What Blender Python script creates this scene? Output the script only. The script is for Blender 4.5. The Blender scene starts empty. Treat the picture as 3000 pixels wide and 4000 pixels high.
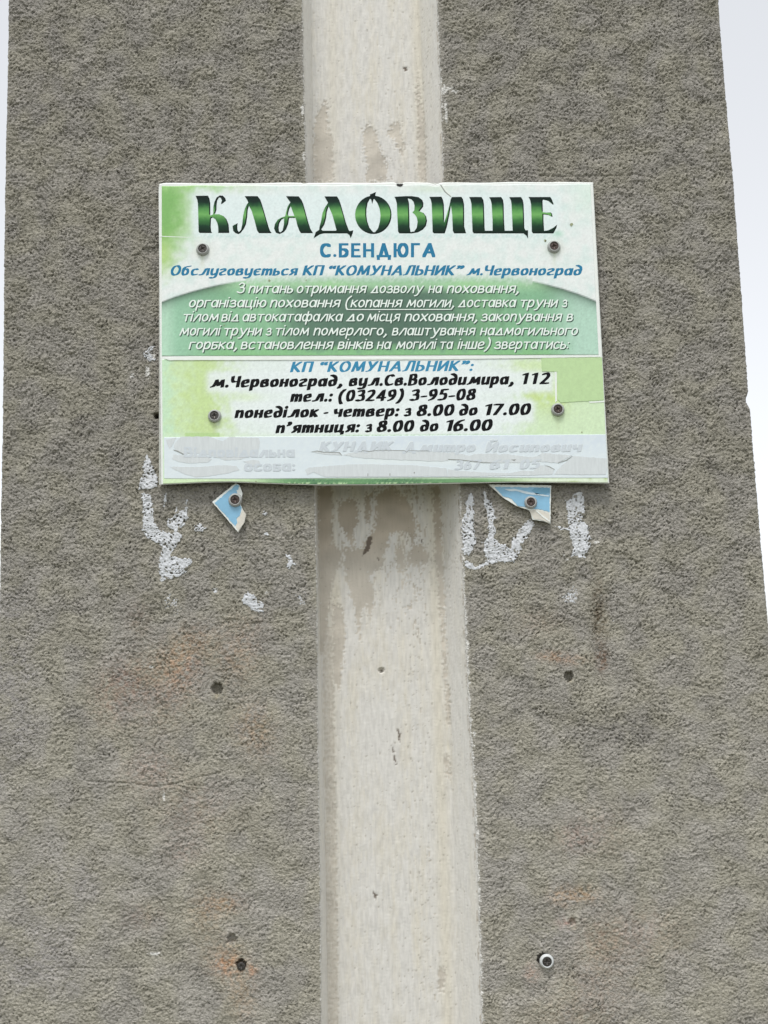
import bpy, math, random
import numpy as np
from mathutils.geometry import delaunay_2d_cdt
from mathutils import Vector

# ------------------------------------------------------------------ camera, sky, sun, exposure
SC = bpy.context.scene
COL = SC.collection
F = 5000.0                      # focal length in pixels of the 3000 x 4000 photograph
PITCH = math.radians(9.0)
DIST = 1.74                     # metres from the lens to the wall face (y = 0)
CZ = 1.60
cam_d = bpy.data.cameras.new('camera')
cam = bpy.data.objects.new('camera', cam_d)
COL.objects.link(cam)
cam_d.sensor_fit = 'VERTICAL'
cam_d.sensor_height = 24.0
cam_d.sensor_width = 18.0
cam_d.lens = 24.0 * F / 4000.0
cam_d.clip_start = 0.05
cam_d.clip_end = 2000
cam.location = (0, -DIST, CZ)
cam.rotation_euler = (math.radians(90) + PITCH, 0, 0)
SC.camera = cam

SUN_EL, SUN_AZ = 62.0, -15.0    # azimuth: degrees to the left of the viewer's back
world = bpy.data.worlds.new('World')
SC.world = world
world.use_nodes = True
wn = world.node_tree
wn.nodes.clear()
w_out = wn.nodes.new('ShaderNodeOutputWorld')
w_bg = wn.nodes.new('ShaderNodeBackground')
w_sky = wn.nodes.new('ShaderNodeTexSky')
w_sky.sky_type = 'NISHITA'
w_sky.sun_disc = False
w_sky.sun_elevation = math.radians(SUN_EL)
w_sky.sun_rotation = math.radians(180.0 - SUN_AZ)
w_sky.air_density = 1.0
w_sky.dust_density = 1.6
w_sky.ozone_density = 1.0
w_hs = wn.nodes.new('ShaderNodeHueSaturation')     # overcast: the blue of the clear sky is mostly lost
w_hs.inputs['Saturation'].default_value = 0.14
w_bg.inputs['Strength'].default_value = 0.15
wn.links.new(w_sky.outputs[0], w_hs.inputs['Color'])
w_mix = wn.nodes.new('ShaderNodeMix'); w_mix.data_type = 'RGBA'      # thin even cloud over the whole sky
w_mix.inputs[0].default_value = 0.5
w_mix.inputs[7].default_value = (3.7, 3.82, 4.02, 1)
wn.links.new(w_hs.outputs[0], w_mix.inputs[6])
wn.links.new(w_mix.outputs[2], w_bg.inputs[0])
wn.links.new(w_bg.outputs[0], w_out.inputs[0])

sun_d = bpy.data.lights.new('sun', 'SUN')
sun_d.energy = 1.3
sun_d.angle = math.radians(18)
sun_d.color = (1.0, 0.975, 0.94)
sun = bpy.data.objects.new('sun', sun_d)
COL.objects.link(sun)
_el, _az = math.radians(SUN_EL), math.radians(SUN_AZ)
_to = Vector((math.sin(_az) * math.cos(_el), -math.cos(_az) * math.cos(_el), math.sin(_el)))
sun.rotation_euler = _to.to_track_quat('Z', 'Y').to_euler()
sun.location = _to * 6 + Vector((0, 0, 2))

SC.view_settings.view_transform = 'Standard'
SC.view_settings.look = 'None'
SC.view_settings.gamma = 1.0
SC.view_settings.use_curve_mapping = False
SC.view_settings.exposure = 0.65

# ------------------------------------------------------------------ helpers
cP, sP = math.cos(PITCH), math.sin(PITCH)

def P(u, v, y=0.0):
    """where the thing seen at photograph position (u, v) stands on the upright plane at depth y"""
    a = (np.asarray(u, float) - 1500.0) / F
    b = (2000.0 - np.asarray(v, float)) / F
    t = (y + DIST) / (cP - b * sP)
    return a * t, CZ + (sP + b * cP) * t

def UV(x, y, z):
    dx, dy, dz = x, y + DIST, z - CZ
    fw = dy * cP + dz * sP
    up = -dy * sP + dz * cP
    return 1500.0 + F * dx / fw, 2000.0 - F * up / fw

def lin(c):
    c = np.asarray(c, float) / 255.0
    return np.where(c <= 0.04045, c / 12.92, ((c + 0.055) / 1.055) ** 2.4)

def sm(a, b, x):
    t = np.clip((np.asarray(x, float) - a) / (b - a), 0, 1)
    return t * t * (3 - 2 * t)

def mesh_obj(name, co, faces, mat, parent=None, smooth=True, col=None, extra=None):
    """faces: (n,4) int array, or list of tuples"""
    me = bpy.data.meshes.new(name)
    co = np.asarray(co, np.float32)
    if isinstance(faces, np.ndarray):
        n, k = faces.shape
        me.vertices.add(len(co))
        me.vertices.foreach_set('co', co.ravel())
        me.loops.add(n * k)
        me.loops.foreach_set('vertex_index', faces.astype(np.int32).ravel())
        me.polygons.add(n)
        me.polygons.foreach_set('loop_start', np.arange(0, n * k, k, dtype=np.int32))
        me.update(calc_edges=True)
    else:
        me.from_pydata([tuple(map(float, c)) for c in co], [], faces)
        me.update()
    me.polygons.foreach_set('use_smooth', np.full(len(me.polygons), smooth, dtype=bool))
    if col is not None:
        a = me.color_attributes.new('Col', 'FLOAT_COLOR', 'POINT')
        c4 = np.ones((len(co), 4), np.float32)
        c4[:, :3] = col
        a.data.foreach_set('color', c4.ravel())
    if extra is not None:
        a = me.attributes.new('gloss', 'FLOAT', 'POINT')
        a.data.foreach_set('value', np.asarray(extra, np.float32).ravel())
    o = bpy.data.objects.new(name, me)
    COL.objects.link(o)
    if mat is not None:
        me.materials.append(mat)
    if parent is not None:
        o.parent = parent
    return o

def place(o, parent):
    """parent keeps world positions: o was built in world coordinates"""
    o.parent = parent
    if parent.type == 'EMPTY':
        o.matrix_parent_inverse.translation = -parent.location
    return o

def empty(name, loc, label=None, cat=None, group=None):
    o = bpy.data.objects.new(name, None)
    o.empty_display_size = 0.05
    o.location = loc
    COL.objects.link(o)
    tag(o, label, cat, group)
    return o

def tag(o, label=None, cat=None, group=None, kind=None):
    if label: o['label'] = label
    if cat: o['category'] = cat
    if group: o['group'] = group
    if kind: o['kind'] = kind
    return o

def grid_faces(nr, nc, flip=False):
    i = np.arange((nr - 1) * (nc - 1))
    r, c = i // (nc - 1), i % (nc - 1)
    a = r * nc + c
    f = np.stack([a, a + 1, a + nc + 1, a + nc], 1)
    return f[:, ::-1].copy() if flip else f

def fft_noise(nz, nx, step, lam, aniso, width, seed):
    """periodic band-limited noise, unit deviation; lam = wavelength (m) up the wall, aniso stretches it sideways"""
    rs = np.random.RandomState(seed)
    w = rs.standard_normal((nz, nx)).astype(np.float32)
    fz = np.fft.fftfreq(nz, step)[:, None]
    fx = np.fft.rfftfreq(nx, step)[None, :]
    k = np.sqrt((fx * aniso) ** 2 + fz ** 2)
    k0 = 1.0 / lam
    filt = np.exp(-0.5 * ((np.log(np.maximum(k, 1e-3) / k0)) / width) ** 2)
    n = np.fft.irfft2(np.fft.rfft2(w) * filt, s=(nz, nx)).astype(np.float32)
    return n / n.std()

def bil(n, x, z, step):
    """periodic bilinear lookup"""
    nz, nx = n.shape
    fx = np.mod(np.asarray(x) / step, nx); fz = np.mod(np.asarray(z) / step, nz)
    i = np.floor(fx).astype(int); j = np.floor(fz).astype(int)
    tx = (fx - i).astype(np.float32); tz = (fz - j).astype(np.float32)
    i %= nx; j %= nz
    i2 = (i + 1) % nx; j2 = (j + 1) % nz
    return (n[j, i] * (1 - tx) + n[j, i2] * tx) * (1 - tz) + (n[j2, i] * (1 - tx) + n[j2, i2] * tx) * tz

def poly_sd(px, py, poly):
    """signed distance (positive inside) of points to a polygon"""
    px = np.asarray(px, float); py = np.asarray(py, float)
    d = np.full(px.shape, 1e9); ins = np.zeros(px.shape, bool)
    n = len(poly)
    for i in range(n):
        x0, y0 = poly[i]; x1, y1 = poly[(i + 1) % n]
        ex, ey = x1 - x0, y1 - y0
        t = np.clip(((px - x0) * ex + (py - y0) * ey) / (ex * ex + ey * ey + 1e-12), 0, 1)
        d = np.minimum(d, np.hypot(px - x0 - t * ex, py - y0 - t * ey))
        if y0 != y1:
            c = ((y0 > py) != (y1 > py)) & (px < ex * (py - y0) / (y1 - y0) + x0)
            ins ^= c
    return np.where(ins, d, -d)

# ------------------------------------------------------------------ materials
def new_mat(name, rough=0.8, color=(0.5, 0.5, 0.5), spec=0.5, metallic=0.0):
    m = bpy.data.materials.new(name)
    m.use_nodes = True
    b = m.node_tree.nodes['Principled BSDF']
    b.inputs['Base Color'].default_value = (*color, 1)
    b.inputs['Roughness'].default_value = rough
    b.inputs['Specular IOR Level'].default_value = spec
    b.inputs['Metallic'].default_value = metallic
    return m

def obj_noise(nt, scale, detail=4, rough=0.6, stretch=None):
    tc = nt.nodes.new('ShaderNodeTexCoord')
    src = tc.outputs['Object']
    if stretch:
        mp = nt.nodes.new('ShaderNodeMapping')
        mp.inputs['Scale'].default_value = stretch
        nt.links.new(src, mp.inputs[0]); src = mp.outputs[0]
    n = nt.nodes.new('ShaderNodeTexNoise')
    n.inputs['Scale'].default_value = scale
    n.inputs['Detail'].default_value = detail
    n.inputs['Roughness'].default_value = rough
    nt.links.new(src, n.inputs['Vector'])
    return n

def mul_noise(m, lo, hi, scale, detail=4, stretch=None, attr=True, base=None, contrast=(0.3, 0.7)):
    """base colour = (painted attribute or plain colour) x noise between lo and hi"""
    nt = m.node_tree
    b = nt.nodes['Principled BSDF']
    n = obj_noise(nt, scale, detail, 0.65, stretch)
    mr = nt.nodes.new('ShaderNodeMapRange')
    mr.inputs[1].default_value, mr.inputs[2].default_value = contrast
    mr.inputs[3].default_value, mr.inputs[4].default_value = lo, hi
    nt.links.new(n.outputs[0], mr.inputs[0])
    mx = nt.nodes.new('ShaderNodeMix'); mx.data_type = 'RGBA'; mx.blend_type = 'MULTIPLY'
    mx.inputs[0].default_value = 1.0
    if attr:
        a = nt.nodes.new('ShaderNodeAttribute'); a.attribute_name = 'Col'
        nt.links.new(a.outputs['Color'], mx.inputs[6])
    else:
        mx.inputs[6].default_value = (*base, 1)
    nt.links.new(mr.outputs[0], mx.inputs[7])
    nt.links.new(mx.outputs[2], b.inputs['Base Color'])
    return m

def bump(m, scale, dist, strength=0.6, detail=3, stretch=None):
    nt = m.node_tree
    n = obj_noise(nt, scale, detail, 0.6, stretch)
    bp = nt.nodes.new('ShaderNodeBump')
    bp.inputs['Strength'].default_value = strength
    bp.inputs['Distance'].default_value = dist
    nt.links.new(n.outputs[0], bp.inputs['Height'])
    nt.links.new(bp.outputs[0], nt.nodes['Principled BSDF'].inputs['Normal'])
    return m

M_STUCCO = mul_noise(new_mat('rough_render', 0.93, spec=0.2), 0.74, 1.26, 300, 4)
def grain_bump(m):
    nt = m.node_tree
    v = nt.nodes.new('ShaderNodeTexVoronoi'); v.feature = 'F1'; v.inputs['Scale'].default_value = 270
    v.inputs['Detail'].default_value = 1.0
    tc = nt.nodes.new('ShaderNodeTexCoord'); mp = nt.nodes.new('ShaderNodeMapping'); mp.inputs['Scale'].default_value = (0.8, 1, 1.1)
    n = obj_noise(nt, 500, 3)
    w = nt.nodes.new('ShaderNodeVectorMath'); w.operation = 'MULTIPLY_ADD'; w.inputs[1].default_value = (0.003, 0.003, 0.003)
    nt.links.new(n.outputs['Color'], w.inputs[0]); nt.links.new(tc.outputs['Object'], w.inputs[2])
    nt.links.new(w.outputs[0], mp.inputs[0]); nt.links.new(mp.outputs[0], v.inputs['Vector'])
    ad = nt.nodes.new('ShaderNodeMath'); ad.operation = 'SUBTRACT'
    nt.links.new(n.outputs[0], ad.inputs[0]); nt.links.new(v.outputs['Distance'], ad.inputs[1])
    bp = nt.nodes.new('ShaderNodeBump'); bp.inputs['Strength'].default_value = 0.9; bp.inputs['Distance'].default_value = 0.0018
    nt.links.new(ad.outputs[0], bp.inputs['Height'])
    nt.links.new(bp.outputs[0], nt.nodes['Principled BSDF'].inputs['Normal'])
grain_bump(M_STUCCO)
M_PAINT = bump(mul_noise(new_mat('old_paint', 0.62, spec=0.4), 0.94, 1.04, 160, 5, stretch=(3, 1, 0.25)), 300, 0.0004, 0.5, stretch=(3, 1, 0.5))
M_CORE = mul_noise(new_mat('cement', 0.9, spec=0.3), 0.8, 1.15, 20, 5, attr=False, base=(0.24, 0.23, 0.2))
M_GLUE = bump(mul_noise(new_mat('dried_glue', 0.7, spec=0.4), 0.66, 1.10, 330, 5, attr=False, base=(0.66, 0.68, 0.71)), 500, 0.0008, 0.7)
M_BOARD = mul_noise(new_mat('white_plastic', 0.4, spec=0.5), 0.93, 1.02, 60, 4, attr=False, base=(0.80, 0.83, 0.80))
M_EDGE = mul_noise(new_mat('board_edge', 0.6), 0.75, 1.05, 120, 5, attr=False, base=(0.55, 0.56, 0.52))
M_SHEET = mul_noise(new_mat('printed_film', 0.36, spec=0.45), 0.93, 1.06, 330, 2, contrast=(0.25, 0.75))
M_TEXT = {}
def text_mat(name, rgb, lo=0.9, hi=1.08):
    if name not in M_TEXT:
        M_TEXT[name] = mul_noise(new_mat('print_' + name, 0.45, spec=0.15), lo, hi, 300, 3, attr=False, base=tuple(lin(rgb)))
    return M_TEXT[name]

# ------------------------------------------------------------------ ground
def ground_mat():
    m = new_mat('ground_gravel', 0.95, spec=0.2)
    nt = m.node_tree
    b = nt.nodes['Principled BSDF']
    n1 = obj_noise(nt, 0.7, 6); n2 = obj_noise(nt, 90, 4)
    r = nt.nodes.new('ShaderNodeValToRGB')
    r.color_ramp.elements[0].position = 0.4; r.color_ramp.elements[0].color = (0.10, 0.12, 0.06, 1)
    r.color_ramp.elements[1].position = 0.6; r.color_ramp.elements[1].color = (0.24, 0.22, 0.18, 1)
    nt.links.new(n1.outputs[0], r.inputs[0])
    mx = nt.nodes.new('ShaderNodeMix'); mx.data_type = 'RGBA'; mx.blend_type = 'OVERLAY'; mx.inputs[0].default_value = 0.6
    nt.links.new(r.outputs[0], mx.inputs[6]); nt.links.new(n2.outputs[0], mx.inputs[7])
    nt.links.new(mx.outputs[2], b.inputs['Base Color'])
    return m
gx = np.concatenate([[-900, -200, -40], np.linspace(-10, 10, 60), [40, 200, 900]])
GX, GY = np.meshgrid(gx, gx)
GZ = 0.01 * np.sin(GX * 1.7) * np.cos(GY * 1.3) * (np.abs(GX) < 10) * (np.abs(GY) < 10)
ground = mesh_obj('ground', np.stack([GX.ravel(), GY.ravel(), GZ.ravel() - 0.012], 1), grid_faces(len(gx), len(gx)), ground_mat())
tag(ground, 'grey gravel and grass ground round the foot of the pillar', kind='structure')

# ------------------------------------------------------------------ stucco relief
STEP = 0.001
NZ, NX = 3600, 1536
n_a = fft_noise(NZ, NX, STEP, 0.0046, 1.15, 0.40, 1)
n_b = fft_noise(NZ, NX, STEP, 0.0032, 1.1, 0.35, 2)
n_c = fft_noise(NZ, NX, STEP, 0.050, 1.3, 0.5, 3)
n_d = fft_noise(NZ, NX, STEP, 0.012, 1.3, 0.5, 4)
n_p = fft_noise(NZ, NX, STEP, 0.0034, 1.7, 0.35, 8)
n_col = fft_noise(NZ, NX, STEP, 0.12, 0.9, 0.7, 5)
n_warp = fft_noise(NZ, NX, STEP, 0.05, 1.0, 0.5, 6)
n_f = fft_noise(NZ, NX, STEP, 0.006, 1.0, 0.6, 7)

def facets(nz, nx, step, cz, cx, tilt, seed):
    """broken flaky lumps: every cell of a jittered lattice is a little tilted plate at its own height"""
    rs = np.random.RandomState(seed)
    mz, mx = int(round(nz * step / cz)), int(round(nx * step / cx))
    jz = (np.arange(mz)[:, None] + rs.uniform(0.05, 0.95, (mz, mx))) * (nz / mz)
    jx = (np.arange(mx)[None, :] + rs.uniform(0.05, 0.95, (mz, mx))) * (nx / mx)
    hh = rs.standard_normal((mz, mx)).astype(np.float32)
    tz = rs.standard_normal((mz, mx)).astype(np.float32) * tilt; tx = rs.standard_normal((mz, mx)).astype(np.float32) * tilt * 0.6
    Z, X = np.meshgrid(np.arange(nz, dtype=np.float32), np.arange(nx, dtype=np.float32), indexing='ij')
    Zw = Z + 1.1 * n_f[:nz, :nx]; Xw = X + 1.4 * np.roll(n_f, 300, 0)[:nz, :nx]
    ci, cj = (Zw * (mz / nz)).astype(int) % mz, (Xw * (mx / nx)).astype(int) % mx
    best = np.full((nz, nx), 1e9, np.float32); out = np.zeros((nz, nx), np.float32)
    az = (cx / cz)
    for di in (-1, 0, 1):
        for dj in (-1, 0, 1):
            i, j = (ci + di) % mz, (cj + dj) % mx
            dz = Zw - jz[i, j]; dx = Xw - jx[i, j]
            dz = (dz + nz / 2) % nz - nz / 2; dx = (dx + nx / 2) % nx - nx / 2
            d = (dz * az) ** 2 + dx ** 2
            k = d < best
            v = hh[i, j] + tz[i, j] * dz + tx[i, j] * dx - 0.02 * d
            out[k] = v[k].astype(np.float32); best[k] = d[k].astype(np.float32)
    return (out - out.mean()) / out.std()
n_g = facets(NZ, NX, STEP, 0.0034, 0.0044, 0.45, 51)
n_h = facets(NZ, NX, STEP, 0.0080, 0.0120, 0.22, 52)
def profile(pts, z_or_v):
    xs = [p[1] for p in pts]; ys = [p[0] for p in pts]
    return np.interp(z_or_v, xs, ys)

HOLES = [  # u, v, radius px, depth m
    (848, 2690, 22, 0.012), (906, 3667, 19, 0.006), (2222, 2643, 19, 0.012),
    (612, 1623, 11, 0.030), (942, 3768, 20, 0.016), (2123, 3748, 24, 0.012), (2236, 3600, 13, 0.004), (1690, 2290, 1, 0.0)]
def crack_d(u, v, pts):
    px = [p[0] for p in pts]; py = [p[1] for p in pts]
    d = np.full(np.shape(u), 1e9)
    for i in range(len(pts) - 1):
        x0, y0, x1, y1 = px[i], py[i], px[i + 1], py[i + 1]
        ex, ey = x1 - x0, y1 - y0
        t = np.clip(((u - x0) * ex + (v - y0) * ey) / (ex * ex + ey * ey), 0, 1)
        d = np.minimum(d, np.hypot(u - x0 - t * ex, v - y0 - t * ey))
    return d
CRACKS = [([(340, 3052), (440, 3056), (520, 3062), (600, 3074), (680, 3062), (760, 3040), (860, 3018)], 2.2, 0.0016),
          ([(2040, 672), (2110, 686), (2210, 690), (2310, 686), (2400, 688), (2480, 680), (2560, 698)], 2.0, 0.0016),
          ([(630, 3830), (668, 3842), (700, 3868)], 2.5, 0.0015),
          ([(880, 2120), (960, 2105), (1060, 2112), (1190, 2100)], 2.0, 0.0012),
          ([(2590, 3098), (2680, 3110), (2790, 3140), (2880, 3150)], 2.0, 0.0012),
          ([(100, 3790), (260, 3780), (420, 3785), (560, 3778)], 2.2, 0.0012)]

def stucco_h(s, z, u, v):
    """height in metres out of the wall"""
    wx = s + 0.0015 * bil(n_warp, s, z, STEP)
    ang = 0.25 * bil(n_col, s + 0.3, z * 0.7, STEP)
    wz = z + ang * 0.02
    amp = 1.12 - 0.38 * sm(1500, 3300, v)
    amp = amp + 0.35 * np.exp(-((u - 2420) / 200.0) ** 2 - ((v - 2830) / 90.0) ** 2)
    amp = amp * (1 + 0.20 * bil(n_c, s * 1.1, z + 0.4, STEP))
    def h0(zz):
        a = bil(n_a, wx, zz, STEP); b = bil(n_b, wx, zz, STEP); d = bil(n_d, wx, zz, STEP)
        g = bil(n_g, s, zz, STEP); e = bil(n_h, s, zz, STEP)
        return 0.00028 * a + 0.00030 * b + 0.00034 * d + 0.00070 * np.tanh(g * 0.9) + 0.00020 * np.tanh(e) - 0.0010 * sm(1.3, 2.2, -a - 0.25 * g) - 0.0026 * sm(0.85, 1.6, bil(n_p, s, zz, STEP))
    h = h0(wz)
    h = h0(wz + 0.12 * h)
    h = h * amp + 0.0003 * bil(n_c, s, z, STEP)
    return h

def smooth_h(s, z, v):
    wx = s + 0.0035 * bil(n_warp, s, z, STEP)
    return 0.0003 * bil(n_d, wx, z, STEP) + 0.0006 * bil(n_c, s, z, STEP)

def carve(h, u, v, s, z):
    for (hu, hv, r, dep) in HOLES:
        if dep <= 0: continue
        k = (np.abs(u - hu) < 60) & (np.abs(v - hv) < 60)
        if not k.any(): continue
        rr = np.hypot(u[k] - hu, (v[k] - hv) * 0.96) + (2.5 if r > 11 else 0.6) * bil(n_f, s[k], z[k], STEP)
        h[k] -= dep * (1 - sm(r - 3.5, r + 2.5, rr))
        h[k] *= 1 - 0.6 * (1 - sm(r + 6, r + 24, rr)) * (rr > r)
    for pts, w, dep in CRACKS:
        d = crack_d(u, v, pts) + 1.0 * bil(n_f, s, z, STEP)
        h -= dep * np.exp(-np.maximum(d, 0) ** 2 / (2 * w * w))
    return h

STAINS = [  # u, v, su, sv, colour multiplier, strength, grain
    (700, 2580, 70, 50, (1.38, 0.92, 0.66), 1.0), (760, 2500, 60, 45, (1.38, 0.94, 0.68), 0.9), (690, 2660, 60, 60, (1.30, 0.9, 0.72), 0.9),
    (930, 2570, 60, 70, (1.36, 0.95, 0.7), 0.85), (960, 2450, 70, 50, (1.25, 0.95, 0.78), 0.5),
    (980, 2830, 60, 70, (1.34, 0.98, 0.68), 0.8), (1020, 2900, 45, 60, (1.26, 0.94, 0.74), 0.6),
    (620, 2740, 90, 110, (1.2, 0.9, 0.76), 0.6), (430, 2720, 60, 90, (1.12, 0.86, 0.82), 0.7), (520, 2650, 60, 60, (0.98, 0.8, 0.74), 0.7),
    (585, 3010, 80, 60, (1.15, 0.9, 0.82), 0.7), (760, 3170, 120, 90, (1.12, 0.92, 0.84), 0.6), (720, 3340, 60, 40, (1.15, 0.92, 0.86), 0.5),
    (880, 3530, 50, 28, (1.45, 0.95, 0.62), 1.1), (800, 3560, 50, 60, (1.36, 1.0, 0.68), 0.8), (560, 3580, 60, 40, (1.15, 0.9, 0.82), 0.5),
    (890, 3765, 42, 34, (1.62, 0.88, 0.50), 1.5), (985, 3790, 18, 20, (1.6, 0.85, 0.52), 1.1), (940, 3860, 45, 45, (1.32, 0.95, 0.68), 0.8),
    (950, 3940, 40, 40, (1.3, 0.98, 0.72), 0.7), (860, 3720, 80, 60, (1.25, 0.95, 0.75), 0.5),
    (2150, 2560, 40, 14, (1.5, 0.95, 0.66), 1.2), (2220, 2578, 50, 16, (1.45, 0.96, 0.7), 1.0), (2110, 2430, 70, 40, (1.2, 0.92, 0.84), 0.6),
    (2230, 3490, 60, 24, (1.42, 1.0, 0.62), 1.0), (2190, 3520, 30, 24, (1.38, 0.98, 0.66), 0.7), (2290, 3500, 40, 24, (1.36, 0.96, 0.7), 0.7),
    (2240, 3270, 50, 40, (1.16, 0.88, 0.82), 0.6), (2210, 3605, 30, 14, (1.4, 0.82, 0.7), 0.9), (2350, 3680, 60, 60, (1.22, 0.86, 0.76), 0.7),
    (2500, 3650, 130, 80, (1.16, 0.93, 0.85), 0.6), (2076, 3800, 20, 26, (1.5, 0.9, 0.7), 1.0), (2330, 3850, 110, 90, (1.16, 0.93, 0.82), 0.5),
    (2200, 3980, 140, 60, (1.18, 0.93, 0.8), 0.5), (2340, 3250, 90, 80, (1.1, 0.95, 0.9), 0.4),
    (2335, 2350, 16, 90, (0.55, 0.5, 0.45), 1.0), (2345, 2440, 22, 70, (0.62, 0.55, 0.48), 0.9), (2352, 2575, 18, 36, (0.62, 0.46, 0.38), 1.1),
    (2440, 2840, 110, 46, (0.62, 0.62, 0.64), 1.0), (2160, 2790, 60, 30, (0.68, 0.68, 0.68), 0.9), (540, 2420, 40, 60, (0.78, 0.7, 0.66), 0.8), (250, 3450, 130, 110, (1.08, 1.08, 1.16), 0.7),
    (60, 2650, 70, 300, (1.0, 1.0, 1.1), 0.7), (120, 3760, 160, 110, (1.0, 1.0, 1.1), 0.6), (2140, 3650, 90, 50, (1.05, 1.05, 1.12), 0.8),
    (2560, 2650, 200, 160, (1.05, 1.04, 1.02), 0.4), (2650, 3900, 240, 160, (1.08, 1.07, 1.04), 0.5), (1950, 3200, 60, 200, (0.95, 0.95, 1.0), 0.5),
    (850, 2720, 24, 14, (1.5, 1.4, 1.15), 1.0), (906, 3692, 18, 6, (1.7, 1.6, 1.3), 1.2), (2236, 3626, 16, 5, (1.5, 1.45, 1.25), 1.2),
    (2226, 2660, 14, 6, (1.4, 1.35, 1.1), 1.0), (150, 300, 160, 240, (0.96, 0.95, 0.98), 0.6), (330, 800, 200, 200, (1.04, 1.03, 1.0), 0.5),
]
SPOTS = [  # white flecks on the render: u, v, ru, rv
    (640, 3112, 5, 17), (1735, 352, 12, 16), (1750, 345, 16, 6), (1778, 356, 14, 5), (1741, 420, 5, 26), (1743, 455, 6, 22), (1182, 430, 5, 20), (1186, 610, 4, 16),
    (577, 1450, 9, 24), (515, 1465, 7, 12), (590, 1392, 14, 14), (560, 2000, 3, 3), (2330, 2118, 10, 5), (2202, 2170, 4, 4), (2215, 2185, 5, 4),
    (592, 2606, 7, 5), (1852, 2867, 6, 9), (1857, 3100, 5, 14), (1866, 3255, 5, 14), (2968, 3160, 4, 4), (604, 3726, 20, 6), (1040, 2314, 6, 5)]

def stucco_col(s, z, u, v, h, xi_dist, side):
    base = np.array([0.314, 0.298, 0.257])
    c = np.ones(u.shape + (3,)) * base
    k = 1 + 0.035 * bil(n_col, s, z, STEP) + 0.03 * bil(n_c, s + 0.7, z, STEP)
    c *= k[..., None]
    t = np.clip(0.5 + 0.5 * bil(n_col, s + 0.5, z + 1.3, STEP), 0, 1)[..., None]
    c *= (1 - t) * np.array([0.99, 0.99, 1.03]) + t * np.array([1.01, 1.008, 0.975])
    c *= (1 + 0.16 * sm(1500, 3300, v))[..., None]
    g = np.clip(0.75 + 0.35 * bil(n_a, s + 0.2, z, STEP) + 0.35 * bil(n_d, s + 0.2, z, STEP), 0, 1.6)
    for (su, sv, ru, rv, col, st) in STAINS:
        kk = (np.abs(u - su) < 2.6 * ru) & (np.abs(v - sv) < 2.6 * rv)
        if not kk.any(): continue
        w = np.exp(-0.5 * (((u[kk] - su) / ru) ** 2 + ((v[kk] - sv) / rv) ** 2) * 1.2) * st * g[kk]
        col = tuple(1 + (q_ - 1) * (0.62 if col[0] > 1.1 else 1.0) for q_ in col)
        w = np.clip(w * (0.55 if col[0] > 1.1 else 0.85), 0, 0.9)[:, None]
        c[kk] *= (1 - w) + w * np.array(col)
    white = np.zeros(u.shape)
    nf = bil(n_f, s, z, STEP); nd = bil(n_d, s, z + 0.5, STEP)
    for (su, sv, ru, rv) in SPOTS:
        kk = (np.abs(u - su) < 2.2 * ru + 8) & (np.abs(v - sv) < 2.2 * rv + 8)
        if not kk.any(): continue
        r = np.hypot((u[kk] - su) / ru, (v[kk] - sv) / rv) + 0.30 * nf[kk]
        white[kk] = np.maximum(white[kk], 1 - sm(0.85, 1.1, r))
    # white paint that ran over the lip of the recess
    reach = (0.0003 + 0.0004 * nd) if side < 0 else (0.0014 + 0.0010 * nd + 0.0012 * np.clip((v - 1900) / 1000, -0.7, 0.6))
    e = reach + 0.0007 * nf - xi_dist
    white = np.maximum(white, sm(-0.0004, 0.0004, e) * 0.95)
    # rare pale grains
    gr = bil(n_b, s + 0.13, z + 0.7, STEP) + 0.6 * bil(n_c, s, z, STEP)
    white = np.maximum(white, 0.35 * sm(3.3, 3.7, gr))
    wc = np.array([0.70, 0.69, 0.66])
    white = white[..., None]
    return c * (1 - white) + wc * white

# outline of the pillar and the recess, read off the photograph (u, v on the wall face)
E_L = [(40, -600), (31, 0), (30, 120), (27, 271), (24, 422), (20, 603), (17, 784), (13, 1025), (11, 1326), (8, 1650), (1, 2000), (-8, 2600), (-22, 3300), (-40, 4100)]
E_R = [(2768, -600), (2808, 0), (2827, 241), (2844, 446), (2867, 705), (2886, 964), (2910, 1300), (2926, 1524), (2918, 1552), (2917, 1570), (2934, 1598), (2946, 1772),
       (2961, 1947), (2978, 2146), (2998, 2370), (3030, 2800), (3075, 3400), (3120, 4100)]
G_L = [(1165, -600), (1181, 0), (1188, 350), (1196, 718), (1229, 1900), (1239, 2300), (1243, 2900), (1252, 3500), (1256, 4100)]
G_R = [(1680, -600), (1706, 0), (1720, 300), (1732, 718), (1792, 1900), (1806, 2200), (1830, 2750), (1850, 3050), (1868, 3500), (1884, 4100)]
B_L = [(1205, -600), (1217, 0), (1222, 350), (1226, 718), (1242, 1900), (1252, 2300), (1263, 2900), (1276, 3500), (1284, 4100)]   # back corners of the recess
B_R = [(1610, -600), (1632, 0), (1650, 350), (1660, 718), (1718, 1900), (1735, 2200), (1752, 2750), (1764, 3050), (1778, 3500), (1790, 4100)]
GD = 0.055

ZROW = np.concatenate([np.linspace(0, 1.16, 60)[:-1], np.arange(1.16, 2.69, 0.00120), np.linspace(2.69, 3.3, 40)[1:]])

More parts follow.
